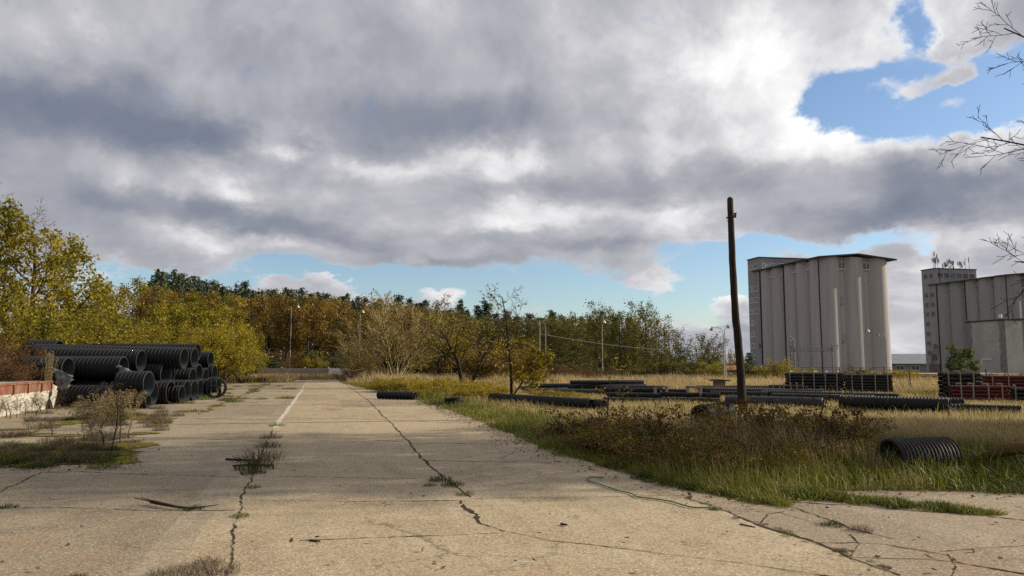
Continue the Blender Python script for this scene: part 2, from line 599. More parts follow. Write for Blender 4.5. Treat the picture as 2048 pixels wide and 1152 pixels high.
M_silo1 = silo_mat('pinkish_render', (.375, .350, .348), (.430, .403, .398), (.285, .265, .266))
M_silo2 = silo_mat('grey_render', (.255, .255, .258), (.30, .298, .298), (.20, .20, .205))
M_tower = silo_mat('tower_render', (.25, .248, .262), (.29, .285, .298), (.20, .198, .21))
M_roof = varied('bitumen_roof', (.035, .035, .038), (.06, .06, .062), 1, .8, .2, .2, 10)
M_block = mat('block_wall', lambda g: (lambda br: pbsdf(g, g.mix(g.rng(g.noise(ocoord(g), .5, 6, .65), .35, .68), (.30, .305, .29), (.42, .42, .39)), .9, .1, br, .5, .04))(g.noise(ocoord(g), 4, 6, .7)))
M_blockdk = varied('bare_block', (.15, .155, .15), (.24, .24, .225), 1.5, .95, .05, .6, 8)
M_shed = varied('blue_grey_sheet', (.16, .18, .21), (.22, .24, .27), .4, .5, .3, .1, 5)
M_tile = varied('red_tile', (.22, .075, .04), (.30, .12, .06), 3, .8, .2, .4, 12)
M_pcwall = varied('precast_wall', (.25, .21, .165), (.37, .32, .255), 1.0, .95, .05, .5, 14)
M_hose = mat('green_hose', lambda g: pbsdf(g, (.012, .115, .055), .45, .4))
M_film = mat('plastic_film', lambda g: pbsdf(g, g.mix(g.rng(g.noise(ocoord(g), 5, 5), .4, .6), (.10, .11, .11), (.18, .19, .19)), .3, .6, g.noise(ocoord(g), 9, 4), .8, .03))

# leaf materials (base colours of autumn leaves)
L_yellowgreen = leafmat('leaf_yellow_green', [(0, (.10, .098, .010)), (.35, (.185, .165, .014)), (.65, (.29, .235, .020)), (1, (.40, .30, .035))], .40)
L_oak = leafmat('leaf_oak', [(0, (.065, .038, .009)), (.4, (.150, .088, .015)), (.7, (.235, .150, .023)), (1, (.34, .235, .045))], .35)
L_olive = leafmat('leaf_olive', [(0, (.042, .050, .011)), (.4, (.088, .088, .016)), (.75, (.155, .135, .024)), (1, (.24, .19, .040))], .35)
L_pine = leafmat('needles', [(0, (.030, .050, .028)), (.5, (.062, .090, .050)), (1, (.11, .14, .075))], .10, .6, .2)
L_gold = leafmat('leaf_gold', [(0, (.16, .095, .018)), (.5, (.27, .18, .035)), (1, (.38, .29, .06))], .40)
L_yellow = leafmat('leaf_yellow', [(0, (.16, .125, .010)), (.5, (.30, .22, .015)), (1, (.44, .33, .03))], .40)
L_rust = leafmat('leaf_rust', [(0, (.060, .030, .012)), (.5, (.125, .062, .022)), (1, (.20, .11, .040))], .3)
L_bramble = leafmat('leaf_bramble', [(0, (.030, .014, .010)), (.30, (.095, .042, .018)), (.55, (.16, .092, .026)), (.74, (.14, .145, .025)), (.87, (.34, .15, .020)), (1, (.44, .31, .05))], .25)
L_weed = leafmat('leaf_weed', [(0, (.025, .040, .010)), (.5, (.055, .075, .015)), (1, (.12, .125, .030))], .3)
L_deadweed = leafmat('dead_weed', [(0, (.060, .042, .025)), (.5, (.12, .088, .055)), (1, (.21, .165, .11))], .2, .8)
L_reed = leafmat('reed_stalk', [(0, (.13, .085, .04)), (.5, (.24, .17, .085)), (1, (.36, .28, .16))], .3, .7)
L_straw = leafmat('dry_blade', [(0, (.18, .125, .050)), (.45, (.38, .285, .135)), (.8, (.52, .405, .21)), (1, (.62, .51, .30))], .35, .6)
L_green = leafmat('green_blade', [(0, (.035, .052, .007)), (.35, (.090, .115, .012)), (.65, (.185, .190, .022)), (1, (.32, .27, .080))], .35, .5)
L_litter = leafmat('litter', [(0, (.05, .030, .016)), (.5, (.13, .085, .04)), (1, (.28, .21, .10))], .1, .8)
L_greentree = leafmat('leaf_green', [(0, (.035, .060, .010)), (.5, (.075, .105, .016)), (1, (.17, .165, .025))], .35)


def norm(a):
    return a / (np.linalg.norm(a, axis=-1, keepdims=True) + 1e-9)


def leaf_quads(cen, size, rng, flat=0.0, elong=0.6):
    """rhombic leaves: one quad per centre"""
    n = len(cen)
    u = rng.normal(size=(n, 3))
    u[:, 2] *= (1 - flat)
    u = norm(u)
    w = norm(np.cross(u, rng.normal(size=(n, 3)) * np.array([1, 1, 1 - flat]) + np.array([0, 0, flat * 2])))
    w = norm(np.cross(u, w)) if flat == 0 else w
    s = (size * rng.uniform(.45, 1.5, n))[:, None]
    v = np.stack([cen - u * s, cen - w * s * elong, cen + u * s, cen + w * s * elong], 1)
    q = np.arange(n * 4).reshape(n, 4)
    return v.reshape(-1, 3), q


def tubes(segs, sides=5):
    """segs: array (n, 8): p0, r0, p1, r1"""
    segs = np.asarray(segs, dtype=np.float64)
    p0, r0, p1, r1 = segs[:, :3], segs[:, 3], segs[:, 4:7], segs[:, 7]
    d = norm(p1 - p0)
    ref = np.where(np.abs(d[:, 2:3]) < .9, np.array([[0, 0, 1.0]]), np.array([[1.0, 0, 0]]))
    a = norm(np.cross(d, ref))
    b = np.cross(a, d)
    t = np.arange(sides) * 2 * PI / sides
    ring = a[:, None] * np.cos(t)[None, :, None] + b[:, None] * np.sin(t)[None, :, None]
    v = np.concatenate([p0[:, None] + ring * r0[:, None, None], p1[:, None] + ring * r1[:, None, None]], 1)
    n = len(segs)
    base = (np.arange(n) * 2 * sides)[:, None]
    k = np.arange(sides)
    k2 = (k + 1) % sides
    q = np.stack([base + k, base + k2, base + sides + k2, base + sides + k], -1).reshape(-1, 4)
    return v.reshape(-1, 3), q


def tube_mesh(name, segs, m, sides=5):
    segs = np.asarray(segs)
    big = np.maximum(segs[:, 3], segs[:, 7]) > 0.03
    vs, qs, o = [], [], 0
    for sel, sd in ((big, sides + 2), (~big, 3)):
        if sel.any():
            v, q = tubes(segs[sel], sd)
            vs.append(v)
            qs.append(q + o)
            o += len(v)
    return npmesh(name, np.concatenate(vs), np.concatenate(qs), mats=[m])


def grow(rng, starts, levels, minr=0.006):
    """starts: (p, d, length, radius); levels: dicts seg, kids, ang, len, up, wob, first. Returns segments and twig points"""
    segs, pts = [], []
    last = len(levels) - 1

    def branch(p, d, L, r, lv):
        s = levels[lv]
        n = s['seg']
        p = p.copy()
        d = d / np.linalg.norm(d)
        nodes = []
        r_a = r
        for i in range(n):
            d = d + rng.normal(size=3) * s['wob'] + np.array([0, 0, s['up']])
            d = d / np.linalg.norm(d)
            q = p + d * (L / n)
            r_b = max(minr, r * (1 - (1 - s.get('tip', .3)) * (i + 1) / n))
            segs.append((*p, r_a, *q, r_b))
            nodes.append((p, q, d, r_a, r_b))
            p, r_a = q, r_b
        if lv >= s.get('leaf', last):
            for (a, b, _, _, _) in nodes:
                pts.append(b)
                pts.append((a + b) / 2)
        elif lv == last - 1:
            pts.append(p)
        if lv < last:
            k = s['kids']
            k = int(rng.integers(k[0], k[1] + 1))
            phase = rng.uniform(0, 2 * PI)
            for j in range(k):
                t = s['first'] + (1 - s['first']) * (j + rng.uniform(.2, .8)) / k
                idx = min(n - 1, int(t * n))
                a, b, dd, ra, rb = nodes[idx]
                w = t * n - idx
                pos = a + (b - a) * w
                rad = (ra + (rb - ra) * w) * s.get('rad', .62)
                phase += 2.4 + rng.normal() * .4
                ang = math.radians(rng.uniform(*s['ang']))
                side = np.cross(dd, np.array([0.3, 0.2, 1.0]) if abs(dd[2]) < .95 else np.array([1.0, 0, 0]))
                side /= np.linalg.norm(side)
                oth = np.cross(dd, side)
                nd = dd * math.cos(ang) + (side * math.cos(phase) + oth * math.sin(phase)) * math.sin(ang)
                shrink = 1 - s.get('taper', .5) * t
                branch(pos, nd, L * rng.uniform(*s['len']) * shrink, max(minr, rad), lv + 1)

    for (p, d, L, r) in starts:
        branch(np.array(p, float), np.array(d, float), L, r, 0)
    return np.array(segs), np.array(pts)


def crown_from(pts, rng, per, spread, size, flat=0.0, elong=.6, keep=1.0, zmin=None):
    if keep < 1:
        pts = pts[rng.random(len(pts)) < keep]
    n = len(pts)
    ph = rng.uniform(0, 6.28, 6)
    x_, y_, z_ = pts[:, 0], pts[:, 1], pts[:, 2]
    wave = np.sin(x_ * 2.3 + ph[0] + 1.3 * np.sin(z_ * 1.7 + ph[1])) + np.sin(y_ * 2.1 + ph[2] + 1.2 * np.sin(x_ * 1.4 + ph[3])) + np.sin(z_ * 2.6 + ph[4])
    tint0 = np.clip(.5 + .17 * wave + rng.normal(size=n) * .16, 0, 1)
    idx = np.repeat(np.arange(n), per)
    cen = pts[idx] + rng.normal(size=(len(idx), 3)) * spread
    if zmin is not None:
        cen[:, 2] = np.maximum(cen[:, 2], zmin + rng.random(len(cen)) * .1)
    v, q = leaf_quads(cen, np.full(len(cen), size), rng, flat, elong)
    tint = np.clip(tint0[idx] * .75 + .14 + rng.normal(size=len(idx)) * .17 - .02, 0, 1)
    return v, q, np.repeat(tint, 4)


class Kind:
    """a species: a few shared meshes for trunk and crown, ten units high"""
    def __init__(s, name, trunk_mat, leaf_mat, variants, trunk='trunk', crown='crown'):
        s.name, s.tm, s.lm, s.tn, s.cn = name, trunk_mat, leaf_mat, trunk, crown
        s.vars = []
        for k, (segs, leaves) in enumerate(variants):
            v, q, t = leaves
            allz = v[:, 2].max() if len(v) else max(segs[:, 2].max(), segs[:, 6].max())
            allz = max(allz, segs[:, 6].max())
            f = 10.0 / allz
            segs = segs.copy() * f
            v = v * f
            w = np.percentile(np.abs(v[:, :2]), 97) * 2 if len(v) else 5
            tm = tube_mesh(s.tn, segs, s.tm)
            cm = npmesh(s.cn, v, q, mats=[s.lm], attrs={'tint': t}, smooth=False) if len(v) else None
            s.vars.append((tm, cm, w))
        s.i = 0

    def place(s, x, y, height, width, label, cat, group=None, rz=None, var=None, z=0.0, name=None, lm=None):
        k = s.i % len(s.vars) if var is None else var
        s.i += 1
        tm, cm, w = s.vars[k]
        o = empty(name or s.name, (x, y, z), R.uniform(0, 2 * PI) if rz is None else rz, (width / w, width / w, height / 10))
        obj(s.tn, tm, o)
        if cm:
            obj(s.cn, cm, o)
        tag(o, label, cat, group)
        return o


R = random.Random(5)


def var_tree(seed, starts, levels, per, spread, size, **kw):
    rng = np.random.default_rng(seed)
    st = starts(rng) if callable(starts) else starts
    minr = kw.pop('minr', .006)
    segs, pts = grow(rng, st, levels, minr)
    if per == 0:
        return segs, (np.zeros((0, 3)), np.zeros((0, 4), int), np.zeros(0))
    return segs, crown_from(pts, rng, per, spread, size, **kw)


def one(L, r):
    return [((0, 0, -.15), (0, 0, 1), L, r)]


def many(n, L, r, lean, base=.3):
    def f(rng):
        out = []
        for i in range(n):
            a = rng.uniform(0, 2 * PI)
            b = math.radians(rng.uniform(3, lean))
            out.append(((math.cos(a) * base * rng.random(), math.sin(a) * base * rng.random(), -.1), (math.cos(a) * math.sin(b), math.sin(a) * math.sin(b), math.cos(b)), L * rng.uniform(.65, 1.05), r * rng.uniform(.6, 1)))
        return out
    return f


# --- broad bright yellow-green trees (left)
LV_broad = [dict(seg=6, kids=(9, 12), ang=(40, 75), len=(.50, .72), up=.02, wob=.06, first=.22, taper=.45, rad=.55),
            dict(seg=5, kids=(6, 8), ang=(30, 65), len=(.40, .6), up=.05, wob=.13, first=.2, taper=.3),
            dict(seg=4, kids=(4, 5), ang=(30, 70), len=(.40, .6), up=.0, wob=.2, first=.25, leaf=2),
            dict(seg=2, kids=(0, 0), ang=(0, 1), len=(.4, .5), up=-.05, wob=.25, first=0)]
K_broad = Kind('yellow_green_tree', M_bark, L_yellowgreen, [var_tree(10 + i, one(7.6, .20), LV_broad, 6, .17, .085, keep=.8) for i in range(3)])
LV_bushy = [dict(seg=5, kids=(5, 7), ang=(22, 50), len=(.45, .65), up=.05, wob=.10, first=.2, taper=.35, rad=.6),
            dict(seg=4, kids=(4, 6), ang=(30, 65), len=(.40, .6), up=.03, wob=.15, first=.2, taper=.3),
            dict(seg=3, kids=(0, 0), ang=(0, 1), len=(.4, .5), up=.0, wob=.22, first=0)]
K_bushy = Kind('yellow_green_tree', M_bark, L_yellowgreen, [var_tree(30 + i, many(9, 6.5, .10, 48), LV_bushy, 8, .19, .095, keep=.85) for i in range(3)])

# --- oaks of the wood
LV_oak = [dict(seg=6, kids=(10, 13), ang=(45, 80), len=(.36, .52), up=.0, wob=.05, first=.28, taper=.35, rad=.45),
          dict(seg=4, kids=(5, 6), ang=(30, 65), len=(.42, .6), up=.03, wob=.16, first=.25, taper=.3),
          dict(seg=3, kids=(0, 0), ang=(0, 1), len=(.4, .5), up=.0, wob=.25, first=0)]
K_oak = Kind('oak_tree', M_bark, L_oak, [var_tree(50 + i, one(8.5, .17), LV_oak, 8, .22, .12, keep=.9) for i in range(4)])
K_olive = Kind('deciduous_tree', M_bark, L_olive, [var_tree(60 + i, one(8.6, .15), LV_oak, 8, .27, .115, keep=.85) for i in range(3)])

# --- slim alders with see-through crowns
LV_alder = [dict(seg=8, kids=(15, 19), ang=(40, 70), len=(.22, .34), up=.02, wob=.035, first=.30, taper=.40, rad=.35),
            dict(seg=4, kids=(4, 5), ang=(30, 60), len=(.40, .6), up=.04, wob=.14, first=.25, taper=.3),
            dict(seg=2, kids=(0, 0), ang=(0, 1), len=(.4, .5), up=.0, wob=.25, first=0)]
K_alder = Kind('alder_tree', M_barkdark, L_olive, [var_tree(80 + i, one(9.3, .10), LV_alder, 7, .24, .10, keep=.9) for i in range(3)])


# --- pines
def pine(seed, wid, bare):
    rng = np.random.default_rng(seed)
    segs = [(0, 0, -.2, .16, 0, 0, 5, .11), (0, 0, 5, .11, 0, 0, 9.9, .015)]
    cen = []
    z = bare
    while z < 9.7:
        k = rng.integers(5, 8)
        f = 1 - (z - bare) / (10.0 - bare)
        whorl = rng.uniform(.7, 1.15)
        for _ in range(k):
            a = rng.uniform(0, 2 * PI)
            L = wid * (f ** .85 * 1.05 + .05) * rng.uniform(.55, 1.2) * whorl * min(1, .6 + (1 - f) * 2.2)
            up = rng.uniform(.15, .75)
            d = np.array([math.cos(a), math.sin(a), up])
            p0 = np.array([0, 0, min(9.7, z + rng.uniform(-.22, .22))])
            p1 = p0 + d * L
            segs.append((*p0, .025, *p1, .008))
            n = int(6 + L * 24)
            t = rng.uniform(.2, 1.05, n)[:, None]
            cen.append(p0 + (p1 - p0) * t + rng.normal(size=(n, 3)) * np.array([.15, .15, .13]))
        z += rng.uniform(.28, .50)
    cen = np.concatenate(cen)
    cen = np.concatenate([cen, np.array([0, 0, 9.6]) + rng.normal(size=(16, 3)) * np.array([.035, .035, .22])])
    v, q = leaf_quads(cen, np.full(len(cen), .14), rng, 0, .45)
    t = np.clip(rng.normal(.5, .2, len(cen)), 0, 1)
    return np.array(segs, float), (v, q, np.repeat(t, 4))


K_pine = Kind('pine_tree', M_bark, L_pine, [pine(100 + i, 1.2 + .3 * (i % 3), 2.5 + (i % 2)) for i in range(6)])

# --- spreading multi-stem tree with bare tan branches and gold tips
LV_fan = [dict(seg=7, kids=(8, 11), ang=(12, 34), len=(.40, .62), up=.03, wob=.05, first=.15, taper=.4, rad=.55),
          dict(seg=5, kids=(6, 8), ang=(12, 36), len=(.40, .6), up=.03, wob=.07, first=.2, taper=.3),
          dict(seg=4, kids=(3, 4), ang=(15, 40), len=(.35, .5), up=.02, wob=.09, first=.3, taper=.3),
          dict(seg=2, kids=(0, 0), ang=(0, 1), len=(.4, .5), up=.0, wob=.15, first=0)]
K_fan = Kind('fan_shaped_tree', M_barktan, L_gold, [var_tree(120 + i, many(11, 6.5, .07, 52, .25), LV_fan, 1, .10, .055, keep=.42, minr=.014) for i in range(2)])
# --- dark spreading tree with crooked low branches
LV_dark = [dict(seg=6, kids=(9, 11), ang=(35, 75), len=(.6, .9), up=.02, wob=.10, first=.30, taper=.4, rad=.5),
           dict(seg=6, kids=(7, 9), ang=(25, 60), len=(.35, .55), up=.02, wob=.15, first=.2, taper=.3),
           dict(seg=4, kids=(4, 5), ang=(25, 60), len=(.35, .55), up=.0, wob=.2, first=.2, taper=.3),
           dict(seg=2, kids=(0, 0), ang=(0, 1), len=(.4, .5), up=.0, wob=.2, first=0)]
K_dark = Kind('crooked_tree', M_barkdark, L_gold, [var_tree(140 + i, [((0, 0, -.1), (-.25, 0, 1), 5.2, .16), ((.1, .05, -.1), (.5, .1, 1), 4.8, .13)], LV_dark, 1, .09, .050, keep=.38, minr=.009) for i in range(1)])


# --- bushes of several sorts
LV_shrub = [dict(seg=4, kids=(5, 7), ang=(20, 50), len=(.45, .7), up=.02, wob=.12, first=.15, taper=.3, rad=.6),
            dict(seg=3, kids=(3, 5), ang=(25, 60), len=(.40, .6), up=.02, wob=.18, first=.2, taper=.3),
            dict(seg=2, kids=(0, 0), ang=(0, 1), len=(.4, .5), up=.0, wob=.22, first=0)]
K_ybush = Kind('yellow_bush', M_bark, L_yellow, [var_tree(160 + i, many(10, 7, .08, 68), LV_shrub, 5, .30, .17) for i in range(2)], 'stems', 'foliage')
K_obush = Kind('olive_bush', M_bark, L_olive, [var_tree(170 + i, many(10, 7, .08, 64), LV_shrub, 5, .32, .19) for i in range(2)], 'stems', 'foliage')
K_ygbush = Kind('yellow_green_bush', M_bark, L_yellowgreen, [var_tree(180 + i, many(10, 7, .08, 56), LV_shrub, 5, .30, .18) for i in range(2)], 'stems', 'foliage')
K_rbush = Kind('rust_brown_bush', M_bark, L_rust, [var_tree(190 + i, many(14, 7, .06, 68), LV_shrub, 3, .25, .13) for i in range(2)], 'stems', 'foliage')
K_goldbush = Kind('golden_bush', M_bark, L_oak, [var_tree(195 + i, many(10, 7, .08, 60), LV_shrub, 5, .30, .17) for i in range(2)], 'stems', 'foliage')

# ================================================================== the ground
CY, SY = math.cos(YAW), math.sin(YAW)


def Yd(a, b):
    """yard coordinates (a across, b along the road) to the world"""
    return (a * CY - b * SY, a * SY + b * CY)


def toyard(x, y):
    return (x * CY + y * SY, -x * SY + y * CY)


def sstep(t):
    t = np.clip(t, 0, 1)
    return t * t * (3 - 2 * t)


def dip(x, y):
    """the railway side behind the fence lies lower"""
    return -3.0 * sstep((y - 66 - np.maximum(0, 18 - x) * 1.5) / 22) * sstep((x - 4) / 14)


def ground():
    xs = np.concatenate([np.linspace(-2500, -140, 10), np.linspace(-120, 160, 71), np.linspace(180, 2500, 10)])
    ys = np.concatenate([np.linspace(-300, -20, 6), np.linspace(-8, 260, 68), np.linspace(290, 3000, 12)])
    X, Y = np.meshgrid(xs, ys)
    Z = dip(X, Y)
    v = np.stack([X, Y, Z], -1).reshape(-1, 3)
    nx, ny = len(xs), len(ys)
    i = np.arange(nx - 1)[None, :] + nx * np.arange(ny - 1)[:, None]
    q = np.stack([i, i + 1, i + 1 + nx, i + nx], -1).reshape(-1, 4)
    return tag(obj('ground', npmesh('ground', v, q, mats=[M_soil])), kind='structure')


ground()


def inpoly(x, y, poly):
    x, y = np.asarray(x), np.asarray(y)
    r = np.zeros(x.shape, bool)
    n = len(poly)
    for i in range(n):
        x0, y0 = poly[i]
        x1, y1 = poly[(i + 1) % n]
        c = ((y0 > y) != (y1 > y)) & (x < (x1 - x0) * (y - y0) / (y1 - y0 + 1e-12) + x0)
        r ^= c
    return r


def sheet(name, poly, z, m, kind='structure'):
    me = bpy.data.meshes.new(name)
    me.from_pydata([(x, y, z) for x, y in poly], [], [list(range(len(poly)))])
    me.materials.append(m)
    me.update()
    if me.polygons[0].normal.z < 0:
        me.flip_normals()
    return tag(obj(name, me), kind=kind)


def ragged(pts, amp, step, seed):
    """the same line with an irregular edge"""
    r = random.Random(seed)
    out = []
    for (x0, y0), (x1, y1) in zip(pts[:-1], pts[1:]):
        L = math.hypot(x1 - x0, y1 - y0)
        n = max(1, int(L / step))
        for i in range(n):
            t = i / n
            a = amp * min(1, 0.15 + math.hypot(x0 + (x1 - x0) * t, y0 + (y1 - y0) * t) / 40)
            out.append((x0 + (x1 - x0) * t + r.gauss(0, a), y0 + (y1 - y0) * t + r.gauss(0, a)))
    out.append(pts[-1])
    return out


# right-hand border of the paving against the field, near to far
BORDER = [G(2300, 1000), G(2048, 988), G(1900, 984), G(1760, 982), G(1640, 984), G(1600, 1000), G(1572, 1014), G(1520, 1008), G(1470, 998), G(1400, 982), G(1330, 966), G(1270, 952), G(1190, 935), G(1100, 905), G(1000, 862), G(880, 815), G(800, 792), G(690, 768)]
LEFTJ = [(-3.08, -6), (-3.08, 76)]          # joints in yard coordinates
J1 = G(520, 930)
aL = toyard(*G(545, 858))[0]                # left joint of the carriageway
aR = toyard(*G(835, 905))[0]                # right joint of the carriageway
aC = toyard(*G(1520, 1050))[0]              # cracked joint to the side slabs
right_edge = ragged(BORDER, .12, .5, 3)
# one sheet per strip of slabs, butted along the joints
sheet('concrete_apron', [Yd(-15.5, -8), Yd(aL, -8), Yd(aL, 74), Yd(-15.5, 74)], .004, M_lane)
sheet('concrete_road', [Yd(aL, -8), Yd(aR, -8), Yd(aR, 78), Yd(aL, 78)], .004, M_road)
poly = [Yd(aR, -8), Yd(aC, -8)]
ksplit = max(i for i, p in enumerate(right_edge) if toyard(*p)[0] >= aC) + 1
cut = right_edge[ksplit:]
first = cut[0]
sheet('concrete_side_lane', [Yd(aR, -8), Yd(aC, -8), Yd(aC, toyard(*first)[1])] + cut + [Yd(aR, toyard(*cut[-1])[1] + 2)], .004, M_road)
rest = [(max(toyard(*p)[0], aC + .02), toyard(*p)[1]) for p in right_edge[:ksplit]]
rest = [Yd(*p) for p in rest]
sheet('concrete_slabs', [Yd(aC, -8), (30, -8), (30, 7.5)] + rest + [Yd(aC, toyard(*first)[1])], .004, M_slab)


def strip(name, pts, w, z, m, seed=0, jag=.35, step=.16, kind='structure'):
    """a flat irregular band along a line: a crack, a joint, a painted line"""
    r = random.Random(seed)
    P = []
    for (x0, y0), (x1, y1) in zip(pts[:-1], pts[1:]):
        L = math.hypot(x1 - x0, y1 - y0)
        n = max(1, int(L / (step * max(1, y0 / 14))))
        for i in range(n):
            t = i / n
            P.append((x0 + (x1 - x0) * t, y0 + (y1 - y0) * t))
    P.append(pts[-1])
    vs, fs = [], []
    off, wl_, wt_ = 0, 1.0, 1.0
    for i, (x, y) in enumerate(P):
        a, b = P[max(0, i - 1)], P[min(len(P) - 1, i + 1)]
        dx, dy = b[0] - a[0], b[1] - a[1]
        L = math.hypot(dx, dy) + 1e-9
        nx, ny = -dy / L, dx / L
        off = off * .8 + r.gauss(0, w * jag)
        if i % 5 == 0:
            wt_ = r.choice([.55, .8, 1.0, 1.3, 1.8]) if jag > .2 else 1.0
        wl_ += (wt_ - wl_) * .4
        ww = w * wl_ * (1 + r.uniform(-jag, jag) * 1.4) * .5
        vs += [(x + nx * (off + ww), y + ny * (off + ww), z), (x + nx * (off - ww), y + ny * (off - ww), z)]
        if i:
            k = 2 * i
            fs.append((k - 2, k - 1, k + 1, k))
    me = bpy.data.meshes.new(name)
    me.from_pydata(vs, [], fs)
    me.materials.append(m)
    me.update()
    if me.polygons[0].normal.z < 0:
        me.flip_normals()
    return tag(obj(name, me), kind=kind)


def px(*pp):
    return [G(*p) for p in pp]


# painted edge line, longitudinal joints, cross joints and the cracks one can follow in the slabs
strip('road_marking', px((553, 856), (566, 834), (583, 809), (603, 783), (612, 768)), .13, .008, M_line, 1, .10)
JT = [(px((455, 1152), (480, 1020), (500, 960), (530, 890), (548, 860)), .035), (px((612, 768), (604, 783)), .04),
      (px((920, 1002), (962, 1046), (1012, 1064)), .055), (px((1012, 1064), (1100, 1082), (1250, 1098), (1400, 1118), (1600, 1145), (1700, 1160)), .02),
      (px((940, 996), (900, 962), (868, 940), (838, 910), (815, 882), (790, 855), (765, 830), (735, 800), (690, 768)), .05),
      (px((1370, 996), (1450, 1022), (1520, 1052), (1620, 1082), (1700, 1116), (1800, 1152)), .045),
      (px((1575, 1012), (1640, 1035), (1710, 1060), (1790, 1080)), .03), (px((1640, 1086), (1760, 1088), (1850, 1104), (1895, 1112), (1920, 1128), (2060, 1152)), .028),
      (px((1450, 1022), (1560, 1026), (1640, 1050)), .010), (px((1520, 1048), (1535, 1030), (1570, 1024)), .014), (px((1700, 1115), (1712, 1100), (1720, 1090), (1700, 1070)), .010),
      (px((1880, 1105), (1960, 1098), (2060, 1092)), .014), (px((1895, 1110), (1910, 1136), (1905, 1156)), .011), (px((1945, 1098), (1952, 1106), (1930, 1108)), .008),
      (px((1850, 1110), (1880, 1122), (1920, 1128)), .016), (px((1570, 1004), (1700, 1012), (1850, 1024), (1960, 1032), (2060, 1042)), .035), (px((1700, 1116), (1850, 1120), (1900, 1126)), .010),
      (px((600, 1082), (760, 1076), (880, 1073), (1012, 1066)), .014), (px((0, 1017), (120, 1016), (300, 1022), (470, 1022)), .022), (px((0, 948), (160, 944), (300, 950), (505, 955)), .028),
      (px((500, 952), (700, 956), (870, 958)), .016), (px((520, 1002), (700, 1004), (920, 1002)), .022), (px((940, 998), (1100, 996), (1370, 992)), .012),
      (px((568, 838), (700, 838), (820, 842), (905, 846)), .045), (px((540, 873), (680, 876), (810, 885)), .03), (px((815, 886), (960, 888), (1060, 892)), .03),
      (px((270, 876), (400, 878), (540, 882)), .03), (px((840, 922), (980, 924), (1180, 925)), .03), (px((590, 800), (680, 802), (740, 804)), .05), (px((600, 783), (660, 784), (712, 784)), .06),
      (px((0, 985), (40, 965), (80, 946)), .035), (px((330, 836), (440, 838), (566, 840)), .04), (px((640, 818), (700, 819), (770, 822)), .035)]
for i, (pp, w) in enumerate(JT):
    strip('pavement_crack', pp, w * .46 + .003, .0085, M_crack, 20 + i, .34 if i in (1, 4, 5) else .5, .055)
# mossy seams of the apron: a grid of joints
for b in np.arange(33, 66, 3.1):
    strip('pavement_joint', [Yd(-9.0 + R.uniform(-1, 1), b), Yd(aL - .2 - R.uniform(0, 1.5), b)], .16, .0085, M_moss if R.random() < .5 else M_crack, int(b), .5)
strip('pavement_joint', [Yd(aL - 2.6, 26), Yd(aL - 2.6, 66)], .12, .0125, M_moss, 71, .5)
strip('pavement_joint', [Yd(aL - 5.4, 20), Yd(aL - 5.4, 66)], .12, .0125, M_moss, 72, .5)


def blobpoly(cx, cy, rx, ry, seed, n=220, rot=0.0):
    r = random.Random(seed)
    ph = [r.uniform(0, 6.28) for _ in range(6)]
    out = []
    g_ = 0
    for i in range(n):
        t = 2 * PI * i / n
        g_ = g_ * .7 + r.gauss(0, .05)
        k = 1 + g_ + sum(.22 / (j + 1) ** .7 * math.sin((j + 2) * t + ph[j]) for j in range(6)) * .55 + r.gauss(0, .035)
        x, y = rx * k * math.cos(t), ry * k * math.sin(t)
        out.append((cx + x * math.cos(rot) - y * math.sin(rot), cy + x * math.sin(rot) + y * math.cos(rot)))
    return out


def moss(pxy, rx, ry, seed, z=.0105):
    c = G(*pxy)
    return sheet('moss', blobpoly(c[0], c[1], rx, ry, seed, rot=YAW * .3), z, M_moss, 'stuff')


moss((20, 903), 2.15, 1.55, 1)
moss((150, 915), 1.05, .75, 11, .0115)
moss((215, 838), 1.25, 1.5, 2, .0115)
moss((290, 838), .9, .6, 12, .0125)
moss((60, 925), 1.5, .6, 3, .0125)
moss((245, 893), .55, .3, 4, .0135)
for k_, (mx_, my_) in enumerate([(20, 872), (70, 868), (130, 872), (180, 880), (225, 905), (255, 884), (130, 850), (180, 832), (240, 822), (310, 830), (20, 860), (285, 868)]):
    moss((mx_, my_), R.uniform(.25, .6), R.uniform(.12, .35), 100 + k_, .0145 + .0005 * k_)
moss((1410, 970), .7, .09, 5)

# ================================================================== pipes


